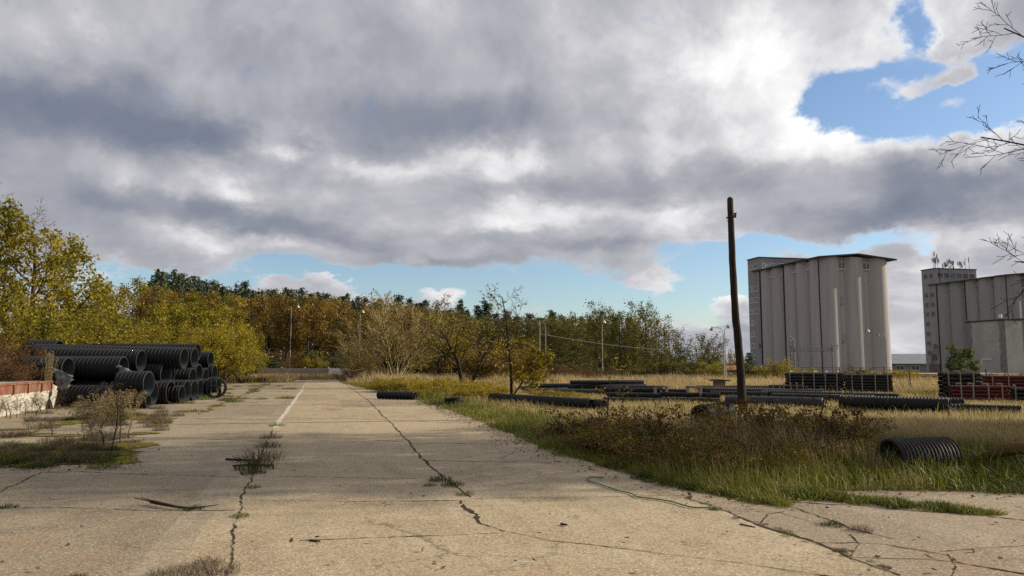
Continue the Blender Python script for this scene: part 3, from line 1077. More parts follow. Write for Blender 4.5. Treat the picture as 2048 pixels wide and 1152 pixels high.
def pipe_meshes(D, L, pitch, wall=.06, sides=40, m_out=M_pipe, m_in=M_pipein):
    """ribbed outer shell along +X from -L/2 to L/2 and its smooth inner lining"""
    r = D / 2
    ri = r * (1 - wall * 1.15)
    prof = [(-L / 2, ri), (-L / 2, r * .965), (-L / 2 + .01, r)]
    if pitch:
        n = max(1, int(round(L / pitch)))
        pt = L / n
        g = r * (1 - wall)
        for i in range(n):
            x0 = -L / 2 + i * pt
            prof += [(x0 + pt * .03 + .012 * (i == 0), r * .992), (x0 + pt * .19, r), (x0 + pt * .36, r * .992), (x0 + pt * .43, g + (r - g) * .15), (x0 + pt * .68, g), (x0 + pt * .95, g + (r - g) * .15)]
        prof += [(L / 2 - .01, r)]
    else:
        prof += [(L / 2 - .01, r)]
    prof += [(L / 2, r * .965), (L / 2, ri)]
    t = np.arange(sides) * 2 * PI / sides
    P = np.array(prof)

    def lathe(P):
        v = np.stack([np.repeat(P[:, 0], sides), np.outer(P[:, 1], np.cos(t)).ravel(), np.outer(P[:, 1], np.sin(t)).ravel()], -1)
        m = len(P)
        k = np.arange(sides)
        b = (np.arange(m - 1) * sides)[:, None]
        q = np.stack([b + k, b + sides + k, b + sides + (k + 1) % sides, b + (k + 1) % sides], -1).reshape(-1, 4)
        return v, q
    v, q = lathe(P)
    a = npmesh('pipe', v, q, mats=[m_out])
    xs = np.linspace(-L / 2, L / 2, 12)
    v, q = lathe(np.stack([xs, np.full(12, ri)], -1))
    b = npmesh('inner_wall', v, q[:, ::-1], mats=[m_in])
    return a, b


PIPES = {}


def pipe(D, L, end, az, label, group=None, tilt=0.0, pitch=.155, name='corrugated_pipe', smooth=False, right=True, center=False, cat='pipe', m_out=None, m_in=None, wall=.115):
    """end: world position of the centre of its right-hand end (or middle); az: compass turn of its axis from +X"""
    key = (round(D, 3), round(L, 2), pitch, smooth, m_out.name if m_out else '')
    if key not in PIPES:
        PIPES[key] = pipe_meshes(D, L, None if smooth else pitch, wall, 40 if D > .5 else 26, m_out or (M_pipesm if smooth else M_pipe), m_in or M_pipein)
    a, b = PIPES[key]
    d = Vector((math.cos(az) * math.cos(tilt), math.sin(az) * math.cos(tilt), math.sin(tilt)))
    c = Vector(end) - (d * (L / 2) if not center else Vector((0, 0, 0))) * (1 if right else -1)
    o = obj(name, a, loc=c, rot=(R.uniform(0, 6.28) * 0, -tilt, az))
    obj('inner_wall', b, o)
    tag(o, label, cat, group)
    return o


STK = 'black corrugated pipes piled beside the road'


def stk(zx, zy, depth, D, L, label, az=0.02, tilt=0.0, zmin=True):
    """a pipe of the left-hand pile; zx, zy: face centre in the 3.6 times enlargement of the photograph's lower left"""
    x, y = zx / 3.6, 640 + zy / 3.6
    X, Y = at(x, depth)
    Z = hz(y, depth)
    if zmin:
        Z = max(Z, D / 2 + .01)
    return pipe(D, L, (X, Y, Z), az, label, STK, tilt)


# top layer
stk(437, 222, 32.5, .93, 1.3, 'short black ribbed pipe at the very top of the pile, nearest the rust thicket', tilt=-.02)
stk(1338, 277, 31.5, .93, 6.1, 'longest black ribbed pipe along the top of the pile, open end above the others', tilt=-.025)
stk(1412, 272, 34, .93, 6.4, 'black ribbed pipe on top of the pile, just behind the longest top pipe', tilt=-.02)
stk(1432, 232, 39.5, .93, 6.4, 'black ribbed pipe at the back of the top layer with only its upper ribs showing')
stk(1528, 286, 42, .93, 6.0, 'topmost black ribbed pipe at the far road end of the pile')
# middle layer
stk(1030, 295, 30.4, .93, 4.0, 'long black ribbed pipe under the top one, open end above the near ones', tilt=-.03)
stk(1212, 386, 31.3, 1.0, 5.2, 'black ribbed pipe with a large open end in the middle of the pile front', az=-.03, tilt=-.05)
stk(1243, 392, 32.4, .98, 5.2, 'black ribbed pipe half hidden behind the large open end in mid pile')
stk(1308, 415, 34.6, .80, 5.5, 'smaller black ribbed pipe right of the large open end in the middle layer')
stk(1405, 415, 33.6, .90, 5.5, 'black ribbed pipe second from the road end of the middle layer')
stk(1447, 385, 35.6, .93, 5.5, 'black ribbed pipe tucked behind the middle layer near its road end')
stk(1498, 402, 38, .80, 5.5, 'narrow black ribbed pipe end between the far pipes of the middle layer')
stk(1560, 382, 42, .93, 6, 'black ribbed pipe at the road end of the middle layer')
# near pipes at the dock
stk(510, 355, 28.3, .93, 6.0, 'black ribbed pipe resting behind the dock with torn film hanging from its end')
stk(905, 345, 29.3, .93, 6.0, 'long black ribbed pipe beside the dock ramp, film stuck in its open end', az=.03)
stk(1092, 456, 27.8, .93, 1.05, 'short cut black ribbed pipe lying across the low front of the pile', az=0.0)
# lowest layer
stk(888, 560, 28.4, .80, 3.0, 'black ribbed pipe on the ground behind the dead weeds', az=-.05)
stk(1095, 592, 27.2, .50, 1.6, 'small black ribbed pipe on the ground under the short cut pipe')
stk(1128, 530, 29.2, .93, 5.5, 'black pipe end on the ground, first beyond the small low pipe')
stk(1185, 538, 31, .86, 5.5, 'black pipe end on the ground, second beyond the small low pipe')
stk(1252, 532, 30.2, .93, 5.5, 'black pipe end on the ground directly under the large open end')
stk(1332, 548, 30.6, .72, 4.5, 'small black ribbed pipe on the ground in front of the middle row')
stk(1368, 522, 31.8, .92, 5.5, 'black pipe end on the ground, right behind the small ribbed one')
stk(1420, 522, 32.8, .90, 5.5, 'black pipe end on the ground under the second pipe from the road end')
stk(1462, 502, 34.4, .88, 5.5, 'black pipe end on the ground, third from the road end of the pile')
stk(1520, 495, 37, .86, 5.5, 'black pipe end on the ground, second from the road end of the pile')
stk(1592, 470, 41, .86, 5.5, 'black pipe end on the ground, last at the road end of the pile')
x, y = at(436, 35.2)
pipe(.95, .55, (x, y, .48), math.radians(-62), 'short black pipe ring turned to the road at the corner of the pile', STK, center=True)
x, y = at(434, 35.9)
pipe(.55, .8, (x, y, .29), math.radians(-62), 'narrow pipe sleeve standing inside the short ring at the pile corner', STK, center=True)
x, y = at(170, 30.9)
pipe(.50, 1.0, (x, y, .42), math.radians(-20), 'pale grey ribbed pipe lit by the sun at the dock ramp', None, m_out=M_pipegrey, center=True, tilt=-.1)
x, y = at(205, 29.2)
pipe(.60, 4, (x, y, .40), .02, 'black ribbed pipe low down between ramp and dead weeds', STK)
x, y = at(162, 29.8)
pipe(.80, 4, (x, y, .42), .02, 'black ribbed pipe low down right behind the dock ramp', STK)
x, y = at(536, 62)
pipe(.36, 4.0, (x, y, .2), .03, 'single black ribbed pipe lying far down the apron before the rubble')

FLD = 'black pipes lying in the field'


def fld(x0, d0, x1, d1, D, label, py=None, lift=0.0, smooth=False, pitch=.10, **kw):
    """a pipe from one photograph column and depth to another, on the ground"""
    a, b = Vector((*at(x0, d0), 0)), Vector((*at(x1, d1), 0))
    L = (b - a).length
    c = (a + b) / 2
    return pipe(D, L, (c.x, c.y, D / 2 + lift), math.atan2(b.y - a.y, b.x - a.x), label, kw.pop('group', FLD), center=True, smooth=smooth, pitch=pitch, **kw)


o = fld(1766, 11.25, 1878, 11.45, .63, 'thick black ribbed pipe stub half sunk in green grass near the paving', lift=-.09, pitch=.062)
o = fld(1995, 11.6, 2085, 11.5, .50, 'black ribbed pipe stub at the frame edge under a fallen branch', lift=-.1, pitch=.085)
o = fld(1396, 19.6, 1448, 21.2, .56, 'black ribbed pipe stub behind the brambles left of the wooden pole', lift=.0, pitch=.085)
fld(1448, 28.4, 1640, 26.6, .42, 'smooth black pipe lying across the wooden pole in the straw grass', smooth=True)
fld(1674, 26.2, 1890, 24.2, .50, 'long black ribbed pipe in front of the bundles right of the pole', lift=.03)
fld(1800, 26.6, 1918, 25.9, .44, 'black ribbed pipe just behind the long one with its end showing', lift=.02)
fld(1810, 25.0, 1926, 24.6, .30, 'thinner black ribbed pipe squeezed in beside the long one', lift=.02)
fld(1915, 24.6, 2032, 23.7, .26, 'thin ribbed pipe catching light at the right edge of the straw grass', lift=.06)
fld(983, 31.2, 1182, 26.4, .36, 'long ribbed pipe in dry grass running past the young tree trunk', lift=.04)
fld(1186, 26.6, 1206, 26.2, .36, 'dark pipe stub at the end of the pipe past the young tree', lift=.02)
for i, (a, d0, b, d1, D, l) in enumerate([
        (1395, 36, 1560, 34.5, .48, 'first black ribbed pipe of the row behind the wooden pole, largest end'),
        (1409, 35.5, 1590, 34, .44, 'second black ribbed pipe of the row behind the wooden pole'),
        (1418, 34.6, 1530, 33.6, .36, 'low black ribbed pipe in front of the row behind the wooden pole'),
        (1434, 35, 1640, 33.2, .45, 'third black ribbed pipe of the row, starting left of the wooden pole'),
        (1520, 34.0, 1680, 32.0, .40, 'black ribbed pipe of the row starting right of the wooden pole'),
        (1540, 31.5, 1700, 29.8, .36, 'black ribbed pipe shining in front of the row right of the pole'),
        (1640, 31, 1740, 29.6, .36, 'shining ribbed pipe just left of the dark bundles'),
        (1660, 33, 1790, 31.5, .34, 'ribbed pipe lying close before the dark bundles'),
        (1730, 28, 1860, 27, .36, 'ribbed pipe behind the long one, its upper edge lit')]):
    fld(a, d0, b, d1, D, l, lift=.02 + .02 * (i % 2))
sm = 'smooth black pipes heaped in the field'
for i, (a, d0, b, d1, D, lift) in enumerate([
        (1045, 41, 1190, 42, .26, 0), (1050, 40, 1215, 39, .26, .02), (1060, 41, 1230, 41.5, .24, .28), (1100, 39, 1300, 38.2, .28, 0),
        (1135, 40.5, 1290, 40, .26, .26), (1150, 41, 1310, 40.4, .26, .02), (1140, 40, 1285, 40.6, .22, .50), (1190, 38, 1318, 36.6, .26, .05),
        (1210, 39.6, 1322, 38.4, .24, .24), (1040, 42.5, 1120, 42, .24, .1)]):
    ends = ['leftmost smooth black pipe of the heap behind the young tree', 'smooth black pipe low at the left front of the heap', 'smooth black pipe lying on the left of the heap', 'long smooth black pipe along the front of the heap',
            'smooth black pipe in the second course of the heap', 'smooth black pipe low in the middle of the heap', 'topmost smooth black pipe of the heap', 'smooth black pipe leaving the heap towards the pole',
            'smooth black pipe on the heap above the pipe leaving it', 'short smooth black pipe end behind the left of the heap'][i]
    fld(a, d0, b, d1, D, ends, lift=lift, smooth=True, group=sm)
low = 'thin ribbed pipes laid on low trestles'
for i, (a, d0, b, d1, lift) in enumerate([(1205, 33.4, 1318, 32.6, .34), (1212, 32.6, 1320, 31.6, .16), (1322, 32.4, 1372, 31.8, .32), (1320, 31.6, 1436, 30.4, .22), (1322, 30.8, 1436, 29.7, .04), (1205, 31.6, 1335, 30.6, .0)]):
    lab = ['upper thin ribbed pipe at the left trestle', 'lower thin ribbed pipe at the left trestle', 'short thin ribbed pipe between the two trestles', 'upper thin ribbed pipe right of the second trestle',
           'lowest thin ribbed pipe right of the second trestle', 'thin ribbed pipe on the ground before the trestles'][i]
    fld(a, d0, b, d1, .22, lab, lift=lift, group=low, pitch=.07)


def trestle(px_, d, label):
    x, y = at(px_, d)
    o = empty('pipe_trestle', (x, y, 0), .3)
    for s in (-1, 1):
        b = MB()
        b.box(-.05, .05, s * .5 - .05, s * .5 + .05, 0, .60)
        b.build('post', M_dull, o)
    b = MB()
    b.box(-.045, .045, -.6, .6, .60, .68)
    b.box(-.04, .04, -.44, .44, .14, .19)
    b.build('crossbar', M_dull, o)
    tag(o, label, 'trestle', 'low trestles under the thin pipes')


trestle(1319, 32.0, 'low grey trestle left under the thin ribbed pipes')
trestle(1385, 31.2, 'low grey trestle right under the thin ribbed pipes')
fld(760, 34.6, 832, 33.6, .36, 'dark pipe lying at the road edge under the tan fan tree', smooth=False, pitch=.2, group=None)
# flat black rings by the road
x, y = at(908, 29.8)
o = empty('pipe_coupling', (x, y, 0), .2)
for k in range(2):
    a, b = pipe_meshes(.78, .13, .065, .10, 40)
    c = obj('ring', a, o, loc=(0.02 * k, 0, .07 + k * .14), rot=(0, PI / 2, 0))
    obj('inner_wall', b, c)
tag(o, 'two flat black pipe rings stacked at the grass edge', 'pipe ring')

# ------------------------------------------------------------------ strapped bundles
BP = {}


def bundle(x0, d0, x1, d1, h, label, group, rows, cols, m=M_pipesm, D=None, battens=4, film=False, z0=.1):
    a, b = Vector((*at(x0, d0), 0)), Vector((*at(x1, d1), 0))
    L = (b - a).length
    rz = math.atan2(b.y - a.y, b.x - a.x)
    c = (a + b) / 2
    o = empty('pipe_bundle', (c.x, c.y, 0), rz)
    D = h / rows
    key = (round(L, 2), round(D, 3), m.name)
    if key not in BP:
        BP[key] = pipe_meshes(D * .98, L, .10, .05, 14, m, M_pipein)
    pm, pi = BP[key]
    for r in range(rows):
        for k in range(cols):
            if 0 < r < rows - 1 and 0 < k < cols - 1:
                continue
            p = obj('pipe', pm, o, loc=(R.uniform(-.03, .03), (k + .5) * D, z0 + (r + .5) * D))
            obj('inner_wall', pi, p)
    W = cols * D
    for i in range(battens):
        t = -L / 2 + L * (i + .5) / battens + R.uniform(-.1, .1)
        f = MB()
        f.box(t - .024, t + .024, -.05, -.005, z0 - .08, z0 + h + .05)
        f.box(t - .024, t + .024, W + .005, W + .05, z0 - .08, z0 + h + .05)
        f.box(t - .024, t + .024, -.05, W + .05, z0 + h + .052, z0 + h + .10)
        f.box(t - .024, t + .024, -.05, W + .05, z0 - .13, z0 - .082)
        f.build('batten_frame', M_timberpale if not film else M_timber, o)
    tag(o, label, 'pipe bundle', group)
    return o


BK = 'strapped black pipe bundles at the fence'
bundle(1566, 42.5, 1680, 41, .98, 'tall black pipe bundle, the one nearer the wooden pole', BK, 6, 5, battens=5)
bundle(1685, 40.8, 1780, 40, .92, 'tall black pipe bundle whose end faces the yellow bush', BK, 6, 5, battens=4)
bundle(1534, 41, 1606, 40.4, .34, 'low black pipe bundle with pale upright battens left of the tall ones', BK, 2, 5, battens=6)
bundle(1881, 33.4, 1957, 33, 1.10, 'tall black pipe bundle under the rust bramble, beside the maroon ones', BK, 6, 5, battens=3)
bundle(2016, 31.2, 2090, 30.6, .52, 'low black pipe bundle at the right frame edge', BK, 3, 4, battens=3)
MR = 'strapped maroon pipe bundles'
bundle(1960, 35.6, 2100, 34.5, .62, 'upper maroon pipe bundle, behind the other with rust bramble on it', MR, 4, 5, M_maroon, battens=4, z0=.42)
bundle(1896, 31.6, 2014, 31, .60, 'lower maroon pipe bundle lying in front beside straw grass', MR, 4, 4, M_maroon, battens=4)

# timber baulk with a low bench of boards
b = MB()
L = 6.0
for i in range(3):
    b.box(-L / 2 + i * 2.0 + .015, -L / 2 + i * 2.0 + 1.985, -.14, .14, .0, .34)
x, y = at(1500, 41.5)
o = b.build('timber_baulk', M_timber, loc=(x, y, .05), rot=(0, 0, -.06))
tag(o, 'brown squared timbers laid end to end behind the row of pipes', 'timber')
x, y = at(1437, 43)
o = empty('board_stack', (x, y, 0), -.1)
b = MB()
b.box(-.55, .55, -.3, .3, .60, .66)
b.box(-.9, .3, -.25, .2, .665, .70, M=Matrix.Rotation(.05, 4, 'Y'))
b.build('boards', M_iron, o)
b = MB()
b.box(-.35, .25, -.25, .25, 0.0, .60)
b.build('base_block', M_timber, o)
tag(o, 'dark boards on a block beside the curved street lamp', 'boards')

# ================================================================== loading dock
cx, cy = at(106, 27.2)
ca, cb = toyard(cx, cy)
dock = empty('loading_dock', (cx, cy, 0), YAW)
DL, DW, DH = 16.0, 12.0, 1.0
b = MB()
b.box(-DW, 0, -DL, 0, 0, .66)
b.build('plaster_wall', M_plaster, dock)
b = MB()
n = 34
for i in range(n):                       # loose course of bricks under the steel edge
    y0 = -DL + DL * i / n
    b.box(-.2, .008 + R.uniform(0, .012), y0 + .01, y0 + DL / n - .01, .585, .655)
b.build('brick_course', M_plaster, dock)
b = MB()
b.box(-.10, .035, -DL, .02, .662, .985)
b.box(-.10, .075, -DL, .02, .94, 1.0)
be = b.build('steel_edge', M_rust, dock)
for i in range(12):
    s = MB()
    y0 = -.9 - i * 1.25
    s.box(.036, .085, y0 - .06, y0 + .06, .64, .938)
    s.build('stiffener', M_rust, be)
b = MB()
b.box(-.12, .09, .021, .09, .70, 1.0)
b.build('corner_bracket', M_rust, dock)
b = MB()
b.box(-.05, .03, .022, .075, 0, .698)
b.build('corner_post', M_iron, dock)
b = MB()
b.box(-DW, -.102, -DL, .02, .664, .992)
b.build('deck', M_deck, dock)
b = MB()
rl = 4.6
b.add([(-2.4, .09, 0), (-.02, .09, 0), (-2.4, .09, .93), (-.02, .09, .93), (-2.4, rl, 0), (-.02, rl, 0), (-2.4, rl, .06), (-.02, rl, .06)],
      [(0, 2, 3, 1), (1, 3, 7, 5), (4, 5, 7, 6), (2, 6, 7, 3), (0, 4, 6, 2), (0, 1, 5, 4)])
b.build('ramp', M_plaster, dock)
tag(dock, 'loading dock with peeling plaster wall, rusty red steel edge and sloping ramp', 'loading dock')

# torn film hanging at the pipe ends
for (zx, zy, d, w, h, l) in ((480, 425, 27.6, .34, .40, 'torn grey plastic film hanging from the pipe behind the dock'), (905, 390, 28.9, .34, .42, 'crumpled clear film stuck in the open pipe beside the ramp')):
    X, Y = at(zx / 3.6, d)
    Z = hz(640 + zy / 3.6, d)
    n = 9
    vs = [(X + (i / (n - 1) - .5) * 2 * w * (.55 + .45 * j / (n - 1)) + R.gauss(0, .02), Y + R.gauss(0, .05), Z - h + 2 * h * (j / (n - 1)) * (1 - .35 * i / (n - 1))) for j in range(n) for i in range(n)]
    q = [(j * n + i, j * n + i + 1, (j + 1) * n + i + 1, (j + 1) * n + i) for j in range(n - 1) for i in range(n - 1)]
    me = npmesh('plastic_film', vs, q, mats=[M_film])
    o = obj('plastic_film', me)
    md = o.modifiers.new('thick', 'SOLIDIFY')
    md.thickness = .003
    tag(o, l, 'plastic film')

# ================================================================== wooden pole
x, y = at(1477, 23.4)
o = empty('wooden_pole', (x, y, 0))
b = MB()
H = hz(394, 23.4)
pts, rad = [], []
row = [(840, 1480.5), (760, 1479), (700, 1476.5), (640, 1472), (590, 1470), (520, 1468.5), (440, 1468), (394, 1467.5)]
for i in range(26):
    t = i / 25
    zc = -.1 + (H + .1) * t
    col = float(np.interp(-(725 - (zc - EYE) * F / 23.4), [-a_ for a_, _ in row], [b_ for _, b_ in row]))
    pts.append((at(col, 23.4)[0] - x + R.gauss(0, .004), R.gauss(0, .004), zc))
    rad.append(.132 - .040 * t + R.gauss(0, .002))
pts += [(pts[-1][0], 0, H + .035), (pts[-1][0] + .01, 0, H + .06)]
rad += [rad[-1] * .75, .03]
b.tube(pts, rad, 16)
b.build('pole_shaft', M_pole, o, smooth=True)
tx = pts[23][0]
b = MB()
b.box(tx - .115, tx + .115, -.118, .118, H - .60, H - .575)
b.box(tx + .10, tx + .17, -.03, .03, H - .60, H - .50)
b.box(tx + .10, tx + .19, -.035, .035, H - .47, H - .45)
b.tube([(tx + .15, 0, H - .48), (tx + .15, 0, H - .56)], .035, 8)
b.build('iron_bracket', M_iron, o)
b = MB()
b.tube([(tx - .09, -.06, H - .56), (tx - .17, -.08, H - .62), (tx - .13, -.09, H - .74), (tx - .10, -.1, H - .68)], .008, 5)
b.build('wire_stub', M_iron, o)
tag(o, 'tall weathered wooden pole without wires standing in the brambles', 'pole')

# ================================================================== street lamps


def lamp(pxb, d, pyt, label, arm=.9, side=1, style='curve', zb=0.0, m=M_galv, r=.045):
    x, y = at(pxb, d)
    H = hz(pyt, d) - zb
    o = empty('street_lamp', (x, y, zb))
    b = MB()
    b.tube([(0, 0, 0), (0, 0, 1.2), (0, 0, 1.25), (0, 0, H - (.5 if style == 'curve' else 0.05))], [r * 1.5, r * 1.5, r, r * .8], 8)
    b.build('lamp_post', m, o, smooth=True)
    b = MB()
    if style == 'curve':
        b.tube([(0, 0, H - .5)] + [(side * (.35 - .35 * math.cos(t)), 0, H - .5 + .5 * math.sin(t)) for t in np.linspace(.2, PI / 2, 6)] + [(side * arm, 0, H + .02)], r * .6, 6)
    else:
        b.tube([(0, 0, H - .05), (side * arm * .5, 0, H), (side * arm, 0, H + .05)], r * .6, 6)
    b.build('lamp_arm', m, o, smooth=True)
    b = MB()
    hx = side * arm
    b.tube([(hx, 0, H + .10), (hx, 0, H - .02), (hx + side * .05, 0, H - .12), (hx + side * .05, 0, H - .22)], [.04, .07, .13, .15], 10)
    b.build('lamp_head', M_white if style != 'curve' else M_dull, o, smooth=True)
    tag(o, label, 'street lamp', 'street lamps around the yard')
    return o


lamp(582, 92, 612, 'tall lamp post with white head in front of the brown oaks at the road end', .8, 1, 'stub', r=.05)
lamp(720, 88, 622, 'lamp post with white head half hidden by the tan fan tree', .3, 1, 'stub', r=.05)
lamp(1091, 62, 644, 'curved lamp post beside the red-brown bush right of the young tree', .5, -1, 'curve', m=M_galv)
lamp(1204, 76, 642, 'straight lamp post before the alders, rust weeds at its foot', .2, 1, 'stub', r=.05)
lamp(1446, 58, 656, 'lamp post with long curved arm just left of the wooden pole', .85, -1, 'curve')
lamp(1449, 66, 652, 'slimmer lamp post with short hooked arm close behind the curved one', .3, 1, 'curve', m=M_galv)
lamp(1730, 84, 660, 'dark lamp post standing before the pinkish silo between two bushes', .3, 1, 'stub', -2.5, m=M_dull)
lamp(1770, 74, 668, 'pale curved lamp post at the right corner of the pinkish silo', .7, -1, 'curve', -2.2, m=M_galv)
x, y = at(1079, 64)
b = MB()
b.tube([(0, 0, 0), (.02, 0, hz(647, 64))], [.07, .05], 8)
o = b.build('utility_pole', M_galv, smooth=True, loc=(x, y, 0))
tag(o, 'thin bare pole close left of the curved lamp by the red-brown bush', 'pole')
b = MB()
x1, y1 = at(1240, 80)
pa, pb = Vector((x, y, hz(668, 64))), Vector((*at(1430, 84), hz(700, 84)))
b.tube([pa.lerp(pb, t / 14) - Vector((0, 0, .5 * math.sin(PI * t / 14))) for t in range(15)], .014, 5)
o = b.build('overhead_wire', M_dull)
tag(o, 'thin sagging wire running right from the bare pole past the alders', 'wire')

# railway gantry before the pinkish silo
gd = 105
gx0, _ = at(1583, gd)
gx1, _ = at(1662, gd)
o = empty('railway_gantry', (gx0, gd, -3))
W = gx1 - gx0
b = MB()
for sx in (-.28, .28):
    b.tube([(sx, 0, 0), (sx, 0, hz(681, gd) + 3)], .07, 4)
for i in range(14):
    z = i * .6
    b.tube([(-.28, 0, z), (.28, 0, z + .6)], .03, 4)
    b.tube([(.28, 0, z), (-.28, 0, z + .6)], .03, 4)
b.build('lattice_post', M_dull, o)
b = MB()
b.tube([(W, 0, 0), (W, 0, hz(690, gd) + 3)], .11, 8)
b.build('steel_post', M_dull, o)
zb = hz(702, gd) + 3
b = MB()
for dz in (0, .35):
    b.tube([(-.3, 0, zb + dz), (W + .2, 0, zb + dz)], .05, 5)
for i in range(12):
    b.tube([(W * i / 12, 0, zb), (W * (i + .5) / 12, 0, zb + .35)], .025, 4)
    b.tube([(W * (i + .5) / 12, 0, zb + .35), (W * (i + 1) / 12, 0, zb)], .025, 4)
b.build('crossbeam', M_dull, o)
b = MB()
b.tube([(W, 0, zb + .75), (W + .95, 0, zb + .75)], .045, 5)
b.tube([(W + .55, 0, zb + .72), (W + .70, 0, zb + .1), (W + .85, 0, zb + .72)], .04, 5)
b.build('insulator_arm', M_dull, o)
for k, xx in enumerate((W * .45, W * .8)):
    b = MB()
    b.tube([(xx, 0, zb), (xx, 0, zb - .5)], .05, 5)
    b.build('hanger', M_dull, o)
tag(o, 'railway gantry with lattice post and crossbeam before the pinkish silo', 'gantry')

# ================================================================== silos
UX, VX = Vector((-.215, .977, 0)), Vector((.977, .215, 0))
SIL_L, SIL_W, SIL_H = 31.0, 21.6, 32.3       # base 3 m below the eye line datum


def window_mesh(w, h, mull, m_fr, m_gl, dz=.12):
    """a window facing -Y, centred on its sill line"""
    b = MB()
    t = .09
    b.box(-w / 2, w / 2, -.03, .10, 0, t, 0)
    b.box(-w / 2, w / 2, -.03, .10, h - t, h, 0)
    b.box(-w / 2, -w / 2 + t, -.03, .10, t, h - t, 0)
    b.box(w / 2 - t, w / 2, -.03, .10, t, h - t, 0)
    for i in range(1, mull):
        xx = -w / 2 + w * i / mull
        b.box(xx - .05, xx + .05, -.03, .10, t, h - t, 0)
    b.box(-w / 2 + t, w / 2 - t, .02, .08, t, h - t, 1)
    b.box(-w / 2 - .08, w / 2 + .08, -.10, -.032, -.08, 0, 0)
    return b.mesh('window', [m_fr, m_gl])


def silo(cx, cy, m_body, m_tower, m_fr, m_gl, m_pale, label, zb=-3.0, extra=0.0):
    o = empty('grain_silo', (cx, cy, zb), math.atan2(VX.y, VX.x))
    # local: x along the end wall, y along the length, away from the camera
    W, L, H = SIL_W, SIL_L, SIL_H - 1.0
    nx, ny = 3, 5
    r = 3.6
    px_, py_ = (W - 2 * r) / (nx - 1), (L - 2 * r) / (ny - 1)
    b = MB()
    ins = 1.55
    b.box(ins, W - ins, ins, L - ins, 0, H + .6)
    body = MB()
    for i in range(nx):
        for j in range(ny):
            if 0 < i < nx - 1 and 0 < j < ny - 1:
                continue
            c = (r + i * px_, r + j * py_)
            n = 48
            body.extrude([(c[0] + r * math.cos(2 * PI * k / n), c[1] + r * math.sin(2 * PI * k / n)) for k in range(n)], 0, H + .5)
    b.build('silo_core', m_body, o)
    me = body.mesh('silo_bins', m_body, True)
    obj('silo_bins', me, o)
    b = MB()
    for i in range(nx):
        for j in range(ny):
            if 0 < i < nx - 1 and 0 < j < ny - 1:
                continue
            c = (r + i * px_, r + j * py_)
            n = 48
            b.extrude([(c[0] + (r + .05) * math.cos(2 * PI * k / n), c[1] + (r + .05) * math.sin(2 * PI * k / n)) for k in range(n)], 3.3, 3.42)
    b.build('plinth_band', M_dull, o, smooth=True)
    # low gabled roof
    e = .7
    b = MB()
    vs = []
    for yy in (-e, L + e):
        vs += [(-e, yy, H), (W / 2, yy, H + 1.05), (W + e, yy, H - .1), (W + e, yy, H + .25), (W / 2, yy, H + 1.40), (-e, yy, H + .35)]
    b.add(vs, [(0, 1, 4, 5), (1, 2, 3, 4), (6, 11, 10, 7), (7, 10, 9, 8), (0, 5, 11, 6), (5, 4, 10, 11), (4, 3, 9, 10), (3, 2, 8, 9), (2, 1, 7, 8), (1, 0, 6, 7)])
    b.build('roof', M_roof, o)
    b = MB()
    b.add([(.8, 1.6, H - .2), (W - .8, 1.6, H - .2), (W / 2, 1.6, H + .9), (.8, L - 1.6, H - .2), (W - .8, L - 1.6, H - .2), (W / 2, L - 1.6, H + .9)], [(0, 1, 2), (3, 5, 4), (0, 2, 5, 3), (1, 4, 5, 2)])
    b.build('gable_wall', m_body, o)
    # windows in the valleys between the bins
    wm = window_mesh(2.0, 1.9, 2, m_fr, M_glass)
    for i in range(2):
        obj('window', wm, o, loc=(r + (i + .5) * px_, ins - .35, H - 2.6))
    ws = window_mesh(1.9, 1.7, 1, m_fr, m_pale)
    for j in range(4):
        obj('window', ws, o, loc=(.95, r + (j + .5) * py_, H - 2.3), rot=(0, 0, -PI / 2))
    wl = window_mesh(1.1, 1.7, 2, M_framedk, m_pale)
    for zz in (H * .625, H * .315):
        obj('window', wl, o, loc=(r + .42 * px_, ins - .25, zz))
    # rainwater pipes down the long side
    for yy in (0.5, L * .53, L * .92):
        b = MB()
        b.tube([(-.06, yy, 0), (-.06, yy, H + .1)], .17, 6)
        b.build('downpipe', M_roof, o)
    # stair tower
    TW, TD, TH = 17.0, 6.2, SIL_H + 2.9 + extra
    tw = empty('stair_tower', (0, 0, 0))
    tw.parent = o
    ALL.setdefault(o.name, []).append(tw)
    tw.location = (-.2, L - 2.4, 0)
    b = MB()
    b.box(0, TW, 0, TD, 0, TH)
    b.build('tower_wall', m_tower, tw)
    b = MB()
    b.box(-.18, TW + .18, -.18, TD + .18, TH + .002, TH + .30)
    b.build('roof_edge', M_roof, tw)
    wt = window_mesh(1.75, 1.45, 2, m_fr, m_gl)
    rows = [TH - 3.0] + [TH - 9.6 - 3.35 * k for k in range(7)]
    for k, zz in enumerate(rows):
        for c, yy in enumerate((4.35, 1.75)):
            if c == 1 and k > 3:
                continue
            obj('window', wt, tw, loc=(-.02, yy, zz), rot=(0, 0, -PI / 2))
    wf = window_mesh(2.0, 1.55, 2, m_fr, m_gl)
    for k in range(6):
        obj('window', wf, tw, loc=(2.1 + 2.6 * k, -.02, TH - 3.0))
    tag(o, label, 'grain silo', 'twin concrete grain silos')
    return o, tw, TW, TD, TH


